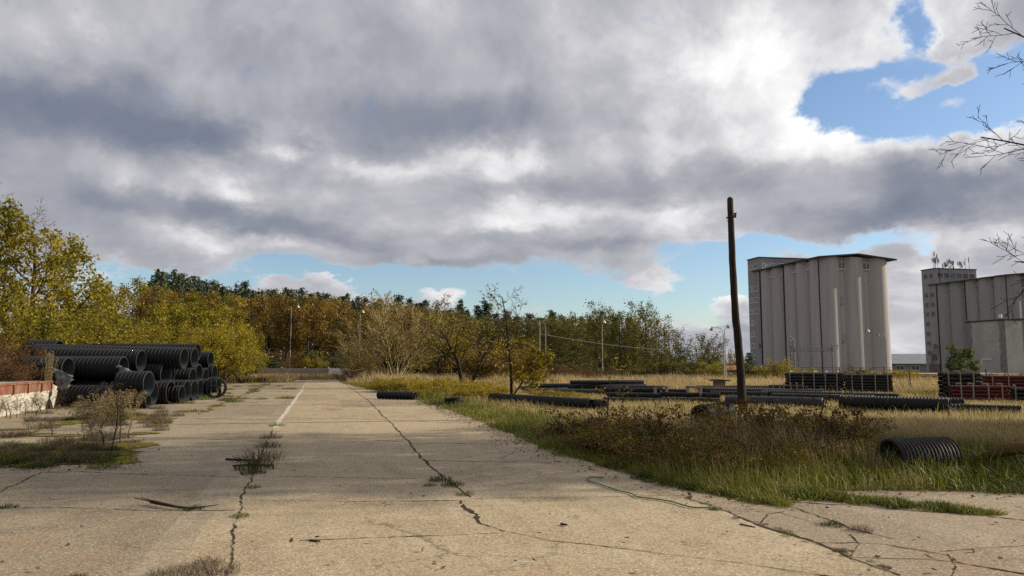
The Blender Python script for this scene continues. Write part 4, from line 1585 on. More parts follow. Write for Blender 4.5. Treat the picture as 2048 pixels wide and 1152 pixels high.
near = Vector((78.4 * 1.0, 190.0, 0))
s1, *_ = silo(78.6, 190.0, M_silo1, M_tower, M_frame, M_glasspale, M_silo1, 'pinkish-grey grain silo of joined round bins, wholly in view behind the wooden pole')
b = MB()
b.box(-.3, .3, -.5, 0, 0, 1.1)
b.build('wall_floodlight', M_dull, s1, loc=(-.4, SIL_L - 3.4 + 1.8, 9))
s2, tw, TW, TD, TH = silo(78.6 + 73.8, 190.0 + 39.4, M_silo2, M_silo2, M_framedk, M_glass, M_framedk, 'grey grain silo with aerials on its tower roof, cut off by the right frame edge', extra=1.7)
r9 = random.Random(9)
for k in range(13):
    b = MB()
    xx, yy = r9.choice([.6, 2.2, 4.8, 6.0, 7.3, 8.4, 11.0, 12.2, 13.6, 14.8]) + r9.uniform(-.4, .4), r9.uniform(.3, TD - .3)
    hh = r9.uniform(2.2, 5.6)
    b.tube([(0, 0, 0), (0, 0, hh)], .07, 6)
    for j in range(r9.randint(1, 3)):
        a = r9.uniform(0, 6.28)
        z = hh * r9.uniform(.45, .95)
        xo, yo = .38 * math.cos(a), .38 * math.sin(a)
        b.tube([(0, 0, z), (xo, yo, z)], .035, 5)
        b.box(xo - .13, xo + .13, yo - .08, yo + .08, z - .75, z + .75)
    if k % 3 == 0:
        b.tube([(.2, -.2, 1.0), (.5, -.45, 1.0)], [.42, .48], 12)
    b.build('antenna', M_dull, s2, loc=(xx - .2, SIL_L - 3.4 + 1.0 + yy, TH + .3))
b = MB()
b.tube([(0, 0, 0), (0, 0, 26)], .12, 6)
b.build('riser_pipe', M_roof, s2, loc=(1.6, SIL_L - 3.4 + .8, TH - 25.5))
b = MB()
b.box(0, .1, -1.2, 1.2, 5.5, 7.4)
b.box(-.02, .07, -2.4, 2.4, 0, 4.2)
b.build('annex_panel', varied('brown_render', (.13, .09, .085), (.19, .14, .13), .8, .9, .1, .3, 8), s2, loc=(-.45, SIL_L - 3.4 + 3.4, 0))
b = MB()
b.tube([(-.6, 3, 3.6), (-.9, .6, 9.8)], .2, 6)
b.tube([(-.9, .6, 9.6), (-.9, .6, 11)], [.5, .5], 8)
b.build('conveyor_spout', M_dull, s2, loc=(-.3, SIL_L - 3.4 + 1.2, 0))

# block building in front of the grey silo
x, y = at(2010, 110)
o = empty('block_building', (x, y, -3), math.atan2(VX.y, VX.x))
Hb = hz(641, 110) + 3
b = MB()
b.box(0, 3.0, 0, 7.2, 0, Hb)
b.build('blind_wall', M_block, o)
for (ya, yb, sg) in ((0, .9, 1), (6.3, 7.2, -1)):   # bare block courses at both ends of the blind wall
    b = MB()
    for k in range(28):
        w = R.uniform(0, .35)
        b.box(-.03, -.002, ya - (w if sg < 0 else 0), yb + (w if sg > 0 else 0), k * .40, k * .40 + .37)
    b.build('bare_courses', M_blockdk, o)
b = MB()
b.box(3.03, 16, .25, 7.2, 0, Hb + .15)
b.build('side_wing', M_blockdk, o)
b = MB()
b.box(-.12, 3.02, -.12, 7.3, Hb + .002, Hb + .2)
b.box(3.04, 16.1, .13, 7.3, Hb + .152, Hb + .35)
b.build('roof_edge', M_roof, o)
wm = window_mesh(4.6, 4.4, 3, M_white, M_glasspale)
obj('window', wm, o, loc=(6.2, .16, 4.0))
b = MB()
b.tube([(0, 0, 0), (0, 0, .9)], [.25, .25], 8)
b.build('chimney', M_white, o, loc=(2.3, 3, Hb + .2))
b = MB()
b.box(-.02, .06, -.9, .9, 0, .12)
b.build('wall_scar', M_white, o, loc=(-.06, 3.6, Hb * .47))
tag(o, 'pale grey windowless block building with a flat roof before the grey silo', 'building')

# far warehouse and small shed
x, y = at(1740, 300)
o = empty('warehouse', (x, y, -3), .05)
b = MB()
b.box(0, 42, 0, 20, 0, 4.2)
b.build('warehouse_wall', M_framedk, o)
b = MB()
b.add([(-1, -1, 4.2), (43, -1, 4.2), (43, 10, 8.2), (-1, 10, 8.2), (-1, 21, 4.2), (43, 21, 4.2)], [(0, 1, 2, 3), (3, 2, 5, 4), (0, 3, 4), (1, 5, 2), (0, 4, 5, 1)])
b.build('warehouse_roof', M_shed, o)
for k in range(6):
    obj('window', window_mesh(3.2, 1.8, 2, M_frame, M_glass), o, loc=(5 + 6.4 * k, -.05, 1.6))
tag(o, 'long low warehouse with a blue-grey roof seen between the silos', 'warehouse')
x, y = at(1452, 96)
o = empty('small_shed', (x, y, -3), .1)
b = MB()
b.box(0, 3.4, 0, 3, 0, 3.6)
b.build('shed_wall', M_framedk, o)
b = MB()
b.add([(-.3, -.4, 3.6), (3.7, -.4, 3.6), (3.7, 3.4, 4.1), (-.3, 3.4, 4.1), (-.3, -.4, 3.75), (3.7, -.4, 3.75), (3.7, 3.4, 4.25), (-.3, 3.4, 4.25)], [(0, 3, 2, 1), (4, 5, 6, 7), (0, 1, 5, 4), (1, 2, 6, 5), (2, 3, 7, 6), (3, 0, 4, 7)])
b.build('shed_roof', M_tile, o)
tag(o, 'small dark shed with a reddish roof left of the pinkish silo', 'shed')
# low building behind the fence at the foot of the grey silo
x, y = at(1822, 78)
o = empty('low_store', (x, y, -2.8), .12)
b = MB()
b.box(0, 12, 0, 5, 0, 3.1)
b.build('store_wall', M_timber, o)
b = MB()
b.box(-.3, 12.3, -.4, 5.3, 3.102, 3.3)
b.build('store_roof', M_deck, o)
tag(o, 'low brown store with a flat pale roof behind the fence', 'building')

# ================================================================== fences and walls
x0, y0 = at(520, 79)
x1, y1 = at(800, 77)
o = empty('concrete_fence', (x0, y0, 0), math.atan2(y1 - y0, x1 - x0))
L = math.hypot(x1 - x0, y1 - y0)
n = 6
for i in range(n):
    xa, xb = L * i / n, L * (i + 1) / n
    b = MB()
    for k in range(3):
        if i == 4 and k == 2:
            continue
        b.box(xa + .07, xb - .07, -.04, .04, k * .36 + .01, k * .36 + .35)
    b.build('wall_panel', M_pcwall if i != 3 else M_white, o)
    b = MB()
    b.box(xa - .068, xa + .068, -.08, .08, 0, 1.18)
    b.build('fence_post', M_pcwall, o)
tag(o, 'low precast concrete fence closing the far end of the road', 'fence')
x0, y0 = at(1262, 66)
b = MB()
for k in range(5):
    b.box(k * 1.1 + .01, k * 1.1 + 1.09, -.1, .1, 0, .55 + .06 * (k % 2))
o = b.build('low_wall', M_pcwall, loc=(x0, y0, 0), rot=(0, 0, .05))
tag(o, 'low grey concrete wall at the foot of the alders', 'wall')

fence = empty('wire_fence', (0, 0, 0))
line = [(7.5, 67.5), (13.4, 63.5), (21, 61), (23.2, 44), (24.9, 36), (27, 28)]
posts = []
for (xa, ya), (xb, yb) in zip(line[:-1], line[1:]):
    L = math.hypot(xb - xa, yb - ya)
    n = max(1, round(L / 2.4))
    posts += [(xa + (xb - xa) * i / n, ya + (yb - ya) * i / n) for i in range(n)]
for (xx, yy) in posts:
    b = MB()
    b.tube([(0, 0, 0), (R.gauss(0, .03), R.gauss(0, .03), 1.25 + R.uniform(-.1, .15))], .035, 6)
    b.build('fence_post', M_iron, fence, loc=(xx, yy, 0))
b = MB()
for (xa, ya), (xb, yb) in zip(posts[:-1], posts[1:]):
    for z in (.2, .45, .7, .95, 1.15):
        b.tube([(xa, ya, z), (xb, yb, z + R.gauss(0, .02))], .006, 3, caps=False)
b.build('fence_wire', M_iron, fence)
tag(fence, 'rusty wire fence on thin posts along the far side of the field', 'fence')

# ================================================================== small things on the paving
pts = [Vector((*G(*p), .02)) for p in ((1205, 958), (1180, 957), (1176, 963), (1210, 975), (1240, 985), (1262, 990), (1275, 997), (1300, 1000), (1340, 1006), (1385, 1018), (1420, 1018))]
sm = []
for i in range(len(pts) - 1):
    p0, p1, p2, p3 = pts[max(0, i - 1)], pts[i], pts[i + 1], pts[min(len(pts) - 1, i + 2)]
    for k in range(6):
        t = k / 6
        sm.append(.5 * ((2 * p1) + (p2 - p0) * t + (2 * p0 - 5 * p1 + 4 * p2 - p3) * t * t + (3 * p1 - p0 - 3 * p2 + p3) * t ** 3))
sm.append(pts[-1])
b = MB()
b.tube(sm, .008, 7)
o = b.build('garden_hose', M_hose, smooth=True)
tag(o, 'thin green hose winding over the concrete towards the grass', 'hose')


def stick(pp, r, label, m=M_barkdark, name='dead_branch', twigs=0):
    pts = [Vector((*G(*p), r * 1.1)) for p in pp]
    n = len(pts)
    pts = [p + Vector((0, 0, R.uniform(0, r))) for p in pts]
    b = MB()
    b.tube(pts, [r * (1 - .6 * i / n) for i in range(n)], 7)
    for k in range(twigs):
        p = pts[R.randrange(n)]
        b.tube([p, p + Vector((R.uniform(-.3, .3), R.uniform(-.15, .15), R.uniform(.02, .12)))], [r * .4, r * .2], 5)
    o = b.build(name, m, smooth=True)
    tag(o, label, 'branch' if 'branch' in name else 'board')


stick(((302, 1011), (330, 1017), (360, 1020), (385, 1021)), .022, 'dead branch lying on the left apron by a grass tuft', twigs=4)
stick(((452, 924), (490, 926), (520, 925)), .022, 'dark broken stick poking out of the weed clump on the left joint', name='broken_stick', twigs=1)
stick(((466, 935), (500, 932), (548, 934)), .016, 'second darker stick under the weed clump on the left joint', name='broken_stick', twigs=1)
stick(((620, 1083), (640, 1086)), .010, 'tiny twig on the pale concrete left of the middle')
stick(((1122, 1051), (1134, 1054)), .012, 'tiny brown stick on the pinkish concrete')
stick(((1480, 1050), (1510, 1056)), .008, 'thin twig beside the long cracked joint')
# fallen branch before the pipe stub on the far right
pts = [(*G(1905, 918), .05), (*at(1950, 11.6), .20), (*at(1985, 11.2), .36), (*at(2025, 11.0), .42), (*at(2080, 10.8), .36)]
b = MB()
b.tube(pts, [.05, .075, .09, .095, .09], 9)
o = b.build('fallen_log', varied('mossy_wood', (.06, .035, .015), (.12, .075, .03), 4, .9, .1, .8, 18), smooth=True)
tag(o, 'mossy brown log leaning over the pipe stub at the right frame edge', 'log')
# rubble heap by the far apron
b = MB()
x, y = at(470, 66)
rr = random.Random(4)
for k in range(60):
    M = Matrix.Translation((rr.gauss(0, 1.3), rr.gauss(0, .5), rr.uniform(.02, .35))) @ Euler((rr.uniform(0, 6), rr.uniform(0, 6), rr.uniform(0, 6))).to_matrix().to_4x4()
    s = rr.uniform(.06, .22)
    b.box(-s, s, -s * .6, s * .6, -s * .4, s * .5, M=M)
o = b.build('rubble_heap', M_deck, loc=(x, y, 0))
tag(o, 'pale heap of rubble under the yellow trees at the far apron', 'rubble heap')

# ================================================================== trees


def put(kind, pxx, d, top, wpx, label, cat, group=None, z=None, **kw):
    x, y = at(pxx, d)
    zz = float(dip(np.float64(x), np.float64(y))) if z is None else z
    return kind.place(x, y, max(.25, hz(top, d) - zz), wpx / F * d, label, cat, group, z=zz, **kw)


GY = 'bright yellow-green trees behind the pipe pile'
put(K_broad, 62, 41, 402, 235, 'tall yellow-green tree at the left frame edge, highest crown on that side', 'tree', None)
put(K_broad, -75, 37, 480, 260, 'yellow-green tree half cut off by the left frame edge', 'tree', None)
for p, d, t, w, k, l in [
        (165, 45, 538, 200, K_bushy, 'yellow-green tree right below the tall one at the left edge'),
        (238, 49, 548, 180, K_broad, 'yellow-green tree above the longest top pipe, left part'),
        (312, 55, 562, 180, K_bushy, 'yellow-green tree with the pale gap in front of the first pines'),
        (385, 59, 576, 180, K_broad, 'yellow-green tree above the road end of the pipe pile'),
        (448, 61, 592, 160, K_bushy, 'golden yellow-green tree, last of its row before the brown oaks'),
        (490, 63, 636, 90, K_bushy, 'smaller yellow tree at the right end of the yellow-green row')]:
    put(k, p, d, t, w, l, 'tree', GY)
GB = 'low yellow-green growth right behind the pipe pile'
for p, d, t, w, l in [(40, 36, 560, 200, 'dense yellow-green bush over the rust thicket at the left edge'), (120, 38.5, 605, 210, 'dense yellow-green bush over the near end of the pipe pile'),
                      (205, 42, 618, 170, 'yellow-green bush over the second layer of long pipes'), (280, 46, 632, 170, 'yellow-green bush over the middle of the pipe pile'),
                      (360, 50, 640, 150, 'yellow-green bush over the far half of the pipe pile'), (430, 53, 655, 130, 'yellow-green bush over the road end of the pipe pile'),
                      (488, 60, 672, 90, 'yellow-green bush beside the rubble heap')]:
    put(K_bushy, p, d, t, w, l, 'bush', GB, name='yellow_green_bush')
rng0 = np.random.default_rng(7)
LV_loc = [dict(seg=7, kids=(8, 10), ang=(25, 50), len=(.4, .6), up=.03, wob=.08, first=.35, taper=.4, rad=.5),
          dict(seg=5, kids=(5, 7), ang=(25, 55), len=(.40, .6), up=.04, wob=.12, first=.2, taper=.3),
          dict(seg=4, kids=(3, 5), ang=(25, 60), len=(.35, .55), up=.02, wob=.14, first=.2, taper=.3),
          dict(seg=3, kids=(0, 0), ang=(0, 1), len=(.4, .5), up=.0, wob=.15, first=0)]
K_locust = Kind('locust_tree', M_barkgrey, L_olive, [var_tree(210, one(8.5, .16), LV_loc, 1, .12, .055, keep=.25, minr=.010)])
put(K_locust, 8, 46, 345, 190, 'nearly bare thin-twigged tree rising above the yellow crowns at the left edge', 'tree')

SEGS = [(-999, 330, 'behind the yellow-green trees'), (330, 480, 'over the right end of the yellow-green trees'), (480, 562, 'left of the tall lamp post'), (562, 622, 'behind the tall lamp post'),
        (622, 700, 'over the right half of the concrete fence'), (700, 760, 'behind the half hidden lamp post'), (760, 850, 'behind the tan fan tree'), (850, 960, 'behind the crooked dark tree'), (960, 1065, 'behind the young tree'),
        (1065, 1180, 'right of the curved lamp post'), (1180, 1400, 'behind the slim alders')]
ORD = ['first', 'second', 'third', 'fourth', 'fifth', 'sixth', 'seventh', 'eighth', 'ninth', 'tenth', 'eleventh', 'twelfth', 'thirteenth', 'fourteenth', 'fifteenth', 'sixteenth']
PENDING = {}


def later(o, what, p):
    """remember a repeat, so its label can say which one it is"""
    PENDING.setdefault(what, []).append((p, o))
    return o


def tell():
    for what, lst in PENDING.items():
        lst.sort(key=lambda t: t[0])
        for a_, b_, where in SEGS:
            grp = [o for p, o in lst if a_ <= p < b_]
            for i, o in enumerate(grp):
                o['label'] = what + ' ' + where + (', ' + ORD[i] + ' from left' if len(grp) > 1 else '')


OK_, OL_, PN_ = 'brown autumn oaks closing the road', 'olive-green trees of the far wood', 'dark pines standing above the wood'
r = random.Random(11)
pl = [(300, 572), (400, 578), (480, 590), (560, 582), (640, 592), (700, 600), (780, 610), (860, 621), (940, 628), (1100, 624), (1200, 630)]


def lerp(tab, p):
    return float(np.interp(p, [a for a, _ in tab], [b for _, b in tab]))


for i, p in enumerate(range(285, 915, 36)):
    pp = p + r.uniform(-8, 8)
    later(put(K_oak, pp, 96 + r.uniform(-3, 3), lerp(pl, pp) + r.uniform(-3, 9), r.uniform(72, 92), 'x', 'tree', OK_), 'brown front-row oak', pp)
for i, p in enumerate(range(270, 930, 34)):
    pp = p + r.uniform(-8, 8)
    later(put(K_oak, pp, 108 + r.uniform(-4, 4), lerp(pl, pp) + r.uniform(-9, 3), r.uniform(60, 85), 'x', 'tree', 'brown oaks of the second row'), 'brown second-row oak', pp)
for i, p in enumerate(range(880, 1215, 30)):
    pp = p + r.uniform(-7, 7)
    later(put(K_olive, pp, 100 + r.uniform(-6, 6), lerp(pl, pp) + r.uniform(-8, 8), r.uniform(62, 80), 'x', 'tree', OL_), 'olive-green front-row tree', pp)
for i, p in enumerate(range(930, 1350, 34)):
    pp = p + r.uniform(-7, 7)
    later(put(K_olive, pp, 122 + r.uniform(-6, 6), lerp(pl, pp) + r.uniform(-8, 2) + (28 if pp > 1290 else 0), r.uniform(58, 70), 'x', 'tree', 'olive trees deep in the wood'), 'olive-green back-row tree', pp)
pt = [(308, 546), (330, 538), (400, 553), (500, 568), (600, 578), (700, 588), (800, 596), (900, 604), (985, 606), (1060, 622), (1240, 626)]
p = 312
while p < 1240:
    pp = p
    later(put(K_pine, pp, 138 + r.uniform(-6, 10), lerp(pt, pp) + r.uniform(-8, 14) + (3 if pp > 500 else 0), r.uniform(30, 54), 'x', 'tree', PN_), 'front-row dark pine', pp)
    p += r.uniform(7, 14) if p < 760 else r.uniform(14, 26)
put(K_pine, 797, 128, 583, 44, 'dark pine standing out highest above the tan fan tree', 'tree')
put(K_pine, 921, 128, 596, 44, 'dark pine standing out above the crooked dark tree', 'tree')
for p in range(300, 1300, 42):
    later(put(K_pine, p + r.uniform(-10, 10), 160 + r.uniform(-5, 5), lerp(pt, p) + r.uniform(8, 22), r.uniform(44, 60), 'x', 'tree', 'dark pines at the back of the wood'), 'back-row dark pine', p)
UW = 'undergrowth between the trunks of the wood'
for row, d0 in enumerate((103, 116, 128)):
    for p in range(270 + row * 15, 1340, 44):
        later(put(K_rbush if r.random() < .45 else K_obush, p + r.uniform(-9, 9), d0 + r.uniform(-3, 3), 725 - r.uniform(28, 44), r.uniform(60, 84), 'x', 'bush', UW, name='undergrowth_bush'), ['front', 'middle', 'rear'][row] + ' undergrowth bush', p)
# growth at the foot of the wood
GF = 'mixed bushes at the foot of the oaks'
for p, d, t, w, k, l in [(541, 86, 706, 40, K_pine, 'small dark conifer at the left end of the concrete fence'), (672, 86, 712, 36, K_pine, 'small dark conifer behind the right end of the concrete fence')]:
    put(k, p, d, t, w, l, 'tree', None, name='young_conifer')
for p, d, t, w, k, l in [(600, 88, 712, 60, K_goldbush, 'golden bush behind the concrete fence beside the tall lamp post'), (640, 88, 708, 60, K_ygbush, 'yellow-green bush behind the middle of the concrete fence'),
                         (690, 84, 700, 60, K_obush, 'olive bush behind the right part of the concrete fence'), (570, 88, 722, 50, K_rbush, 'rust bush behind the left part of the concrete fence'),
                         (520, 80, 726, 50, K_obush, 'olive bush left of the concrete fence end'), (725, 80, 706, 70, K_goldbush, 'golden bush at the foot of the half hidden lamp post')]:
    put(k, p, d, t, w, l, 'bush', GF)
tell()
# alders
for i, (p, t, w, d) in enumerate([(1192, 613, 50, 88), (1216, 620, 46, 85), (1240, 628, 44, 84), (1264, 612, 48, 86), (1286, 608, 50, 84), (1306, 628, 46, 85), (1326, 642, 44, 86), (1204, 640, 60, 90), (1250, 640, 60, 91), (1296, 645, 60, 91)]):
    ls = ['slim alder with dark trunk, leftmost and grey-topped behind the straight lamp post', 'slim alder second from the straight lamp post', 'slim alder in the dip of the alder tops', 'slim tall alder left of the highest one',
          'highest slim alder of the stand', 'slim alder right of the highest one', 'lowest slim alder at the right end of the stand', 'alder filling the stand behind the straight lamp post', 'alder filling the middle of the stand', 'alder filling the right of the stand']
    put(K_alder, p, d, t - 15, w * 1.1, ls[i], 'tree', 'slim dark-trunked alders beyond the field')
K_willow = Kind('willow_tree', M_bark, L_olive, [var_tree(230 + i, many(5, 7.5, .12, 40, .3), LV_fan, 1, .16, .09, keep=.8, minr=.008) for i in range(2)])
put(K_willow, 1348, 80, 656, 95, 'olive willow with leaning branches right of the alders', 'tree')
put(K_willow, 1385, 78, 664, 110, 'pale half-bare willow whose branches spread against the sky', 'tree', var=1)
put(K_willow, 1425, 84, 664, 70, 'yellowish thin tree behind the two curved lamp posts', 'tree')
put(K_goldbush, 1458, 108, 690, 46, 'bright golden tree just left of the wooden pole above the shed', 'tree', name='golden_tree')
# fan-shaped, crooked and golden trees in the middle
put(K_fan, 792, 68, 585, 225, 'tan fan-shaped tree with bare upright branches and gold tips beside the road', 'tree', var=0, rz=.4)
put(K_fan, 712, 75, 668, 100, 'low tan brush of bare twigs left of the fan-shaped tree', 'bush', var=1, name='tan_brush')
put(K_bushy, 872, 74, 618, 140, 'golden-yellow tree between the tan fan tree and the crooked dark tree', 'tree', None, name='golden_tree')
put(K_dark, 932, 50, 596, 190, 'crooked dark tree with two trunks and wide low branches', 'tree', rz=0.0)
put(K_rbush, 716, 70, 722, 80, 'brown bare bush at the road edge left of the fan tree', 'bush')
put(K_rbush, 752, 64, 736, 70, 'brown bare bush at the foot of the tan fan tree', 'bush')
put(K_rbush, 690, 74, 738, 50, 'small brown bush at the very end of the road', 'bush')
put(K_goldbush, 1062, 50, 678, 80, 'golden bush right behind the young yellow tree', 'bush')
put(K_goldbush, 985, 58, 690, 120, 'golden-brown bush between the crooked tree and the young tree', 'bush')
put(K_goldbush, 1010, 70, 660, 120, 'golden-brown thicket far behind the young tree', 'bush')
put(K_rbush, 1128, 64, 716, 100, 'red-brown bush right of the curved lamp post', 'bush')
put(K_rbush, 1180, 62, 736, 110, 'lower red-brown bush left of the straight lamp post', 'bush')
put(K_rbush, 1222, 68, 726, 60, 'small rust bush right of the straight lamp post', 'bush')
put(K_obush, 1150, 80, 700, 110, 'olive bush behind the red-brown bush', 'bush')
put(K_obush, 1060, 84, 690, 90, 'olive bush behind the bare pole', 'bush')
put(K_obush, 1265, 74, 728, 80, 'olive bush left at the foot of the alders', 'bush')
put(K_obush, 1310, 76, 715, 90, 'olive bush right at the foot of the alders', 'bush')
# the young tree in front
LV_young = [dict(seg=9, kids=(16, 18), ang=(42, 62), len=(.40, .56), up=.0, wob=.03, first=.14, taper=.62, rad=.42),
            dict(seg=6, kids=(4, 6), ang=(28, 50), len=(.35, .55), up=.07, wob=.08, first=.2, taper=.3),
            dict(seg=4, kids=(2, 3), ang=(28, 50), len=(.35, .6), up=.05, wob=.12, first=.2, taper=.3, leaf=1),
            dict(seg=3, kids=(0, 0), ang=(0, 1), len=(.4, .5), up=.02, wob=.12, first=0)]


def young():
    rng = np.random.default_rng(77)
    segs, pts = grow(rng, [((0, 0, -.1), (.02, 0, 1), 5.1, .062), ((.03, 0, .25), (.55, .1, .9), 2.2, .038)], LV_young, .0055)
    z = pts[:, 2]
    keep = rng.random(len(pts)) < np.where(z < 2.9, .46 - .12 * (z / 2.7), np.where(z > 4.3, .03, .02))
    left = (z > 4.2) & (pts[:, 0] < -.1) & (rng.random(len(pts)) < .10)
    pts = pts[keep | left]
    return segs, crown_from(pts, rng, 2, .05, .050)


K_young = Kind('young_tree', M_barkdark, L_yellow, [young()])
x, y = at(1022, 31)
o = K_young.place(x, y, hz(562, 31), 3.1, 'young tree with yellow lower leaves and a bare top at the grass edge', 'tree', rz=0)
# low yellow bushes round the trees
GL = 'low yellow bushes beside the road'
for p, d, t, w, l in [(770, 47, 766, 80, 'low yellow bush at the road edge under the fan tree'), (812, 43, 766, 90, 'low yellow bush behind the dark pipe at the road edge'), (862, 39, 768, 95, 'low yellow bush behind the flat black rings'),
                      (905, 41, 766, 90, 'low yellow bush under the crooked tree, left side'), (955, 37, 772, 90, 'low yellow bush under the crooked tree, right side'), (990, 34.5, 782, 60, 'low yellow bush touching the young tree'),
                      (1085, 35, 788, 60, 'low yellow bush in front of the smooth pipe heap'), (1125, 34, 793, 70, 'low yellow bush between the heap and the long ribbed pipe'), (838, 35, 786, 34, 'small yellow tuft bush at the end of the dark road pipe'),
                      (940, 34, 786, 60, 'low yellow bush right of the flat black rings'), (1160, 29, 800, 30, 'tiny yellow bush over the ribbed pipe end')]:
    put(K_ybush, p, d, t - 13, w * 1.3, l, 'bush', GL)
# bushes along the wire fence
GW = 'bushes along the wire fence'
for p, d, t, w, k, l in [(1352, 73, 708, 80, K_obush, 'olive bush under the olive willow'), (1392, 71, 706, 80, K_obush, 'olive bush under the half-bare willow'), (1425, 70, 712, 80, K_ygbush, 'yellow-green bush at the foot of the curved lamp post'),
                         (1488, 70, 724, 80, K_obush, 'olive bush right behind the wooden pole'), (1525, 70, 726, 80, K_obush, 'olive bush left of the bright yellow-green bush'), (1556, 64, 712, 70, K_ygbush, 'bright yellow-green bush before the pinkish silo, tall left half'),
                         (1590, 62, 726, 70, K_ygbush, 'bright yellow-green bush before the pinkish silo, right half'), (1622, 66, 745, 60, K_obush, 'low olive bush above the tall black bundle'),
                         (1698, 72, 728, 90, K_obush, 'olive bush at the foot of the pinkish silo, left of the dark lamp post'), (1742, 72, 732, 60, K_obush, 'olive bush between the two lamp posts at the silo'),
                         (1796, 66, 736, 80, K_ybush, 'yellow bush behind the fence right of the pinkish silo'), (1818, 50, 762, 60, K_ybush, 'low yellow bush at the end of the black bundles'), (1850, 40, 778, 60, K_ybush, 'low yellow weeds before the rusty fence posts')]:
    put(k, p, d, t, w, l, 'bush', GW)
put(K_pine, 1496, 92, 704, 40, 'small dark conifer at the foot of the stair tower', 'tree', name='young_conifer')
K_gtree = Kind('green_tree', M_bark, L_greentree, [var_tree(240, one(7.5, .2), LV_broad, 5, .26, .14, keep=.9)])
put(K_gtree, 1922, 104, 684, 66, 'green tree at the left corner of the block building', 'tree')
# rust brambles growing over the maroon bundles and the thicket on the dock
GR = 'rust-coloured bramble over the bundles'
for p, d, t, w, l in [(1925, 37.5, 742, 90, 'rust bramble mound behind the black bundle'), (1975, 37.8, 741, 100, 'rust bramble mound behind the upper maroon bundle'), (2030, 37, 744, 90, 'rust bramble mound at the right frame edge'), (1955, 33.2, 757, 50, 'rust bramble hanging between black and maroon bundles')]:
    put(K_rbush, p, d, t, w, l, 'bramble', GR, name='rust_bramble')
GT = 'rust-brown thicket on the loading dock'
for p, d, t, w, l in [(-25, 27.0, 645, 150, 'rust-brown thicket on the dock at the left frame edge, tallest'), (30, 28.0, 664, 130, 'rust-brown thicket on the dock, middle clump'), (78, 28.6, 690, 80, 'rust-brown thicket on the dock next to the pipes'), (0, 25.6, 700, 110, 'lower rust-brown thicket at the front of the dock'),
                      (60, 27.2, 712, 70, 'lower rust-brown thicket at the dock corner')]:
    put(K_rbush, p, d, t, w, l, 'thicket', GT, z=.9, name='rust_thicket')


# bare trees at the right, mostly beyond the frame: their limbs reach in and their shadows fall over the paving
LV_bare = [dict(seg=9, kids=(11, 13), ang=(50, 80), len=(.42, .60), up=.01, wob=.05, first=.22, taper=.35, rad=.42),
           dict(seg=8, kids=(8, 10), ang=(30, 55), len=(.35, .52), up=.05, wob=.09, first=.2, taper=.35),
           dict(seg=5, kids=(5, 7), ang=(25, 50), len=(.35, .55), up=.03, wob=.10, first=.2, taper=.3),
           dict(seg=3, kids=(2, 3), ang=(25, 50), len=(.40, .6), up=.02, wob=.12, first=.3, taper=.3),
           dict(seg=2, kids=(0, 0), ang=(0, 1), len=(.4, .5), up=.0, wob=.12, first=0)]
def limbed():
    """trunk beyond the frame; three limbs reach left into the picture"""
    rng = np.random.default_rng(41)
    S0 = np.array([14.6, 15.6, 0.0])
    segs = []
    p = np.array([0, 0, -.2])
    d = np.array([.02, .02, 1.0])
    for i in range(12):
        q = p + d * 1.05 + np.array([rng.normal() * .05, rng.normal() * .05, 0])
        segs.append((*p, .24 * (1 - i / 14), *q, .24 * (1 - (i + 1) / 14)))
        p = q
    out = [np.array(segs)]

    def limb(h, tx, ty, tz, r, sub=1):
        a = np.array([0, 0, h])
        b = np.array([tx, ty, tz]) - S0
        st = [(a, b - a, float(np.linalg.norm(b - a)), r)]
        sg, _ = grow(rng, st, [dict(seg=9, kids=(9, 11), ang=(25, 55), len=(.17, .30), up=-.012, wob=.05, first=.35, taper=.2, rad=.5)] + LV_bare[2:], .0055)
        out.append(sg)
    limb(4.9, *at(2095, 14.2), hz(180, 14.2), .05)
    limb(6.6, *at(2085, 14.6), hz(-20, 14.6), .05)
    limb(6.2, *at(2095, 13.6), hz(70, 13.6), .045)
    limb(2.9, *at(2105, 14.4), hz(470, 14.4), .03)
    for k in range(14):
        a = rng.uniform(-1.5, 1.7)
        z0 = rng.uniform(3.6, 11.5)
        L = rng.uniform(2.6, 4.6)
        limb(z0, S0[0] + L * math.cos(a), S0[1] + L * math.sin(a), z0 + rng.uniform(.8, 2.6), .06)
    g = np.concatenate(out)
    o = empty('bare_tree', tuple(S0))
    obj('trunk', tube_mesh('trunk', g[:12], M_barkdark), o)
    obj('crown', tube_mesh('crown', g[12:], M_barkdark), o)
    tag(o, 'bare dark tree at the right frame edge, leafless limbs against the sky', 'tree')


limbed()
K_bare = Kind('bare_tree', M_barkdark, L_oak, [var_tree(300 + i, one(11.5, .20), LV_bare, 0, 0, 0, minr=.0055) for i in range(2)])
for i, (xx, yy, h, w, l, vv, rz) in enumerate([(25.0, 21.0, 14.0, 9.5, 'bare dark tree standing beyond the right frame edge, second in line', 1, .3),
                                               (30.0, 19.0, 13.0, 11, 'bare dark tree standing beyond the right frame edge, farther out', 0, 4.1)]):
    K_bare.place(xx, yy, h, w, l, 'tree', 'bare trees beyond the right edge', rz=rz, var=vv)
for xx, yy, h, w, l in [(22.0, 18.2, 15.5, 6.0, 'slim leafy tree beyond the right frame edge, nearest'), (25.5, 19.8, 16, 6.5, 'slim leafy tree beyond the right frame edge, middle'), (29, 17.6, 17, 6.5, 'slim leafy tree beyond the right frame edge, farthest'), (24.5, 17.0, 13, 5.0, 'slim leafy tree beyond the right frame edge, lowest'), (27.5, 21.4, 17, 6.0, 'slim leafy tree beyond the right frame edge, behind the middle one'), (32, 19.6, 19, 7, 'slim leafy tree beyond the right frame edge, tallest')]:
    K_alder.place(xx, yy, h, w, l, 'tree', 'slim leafy trees beyond the right edge')


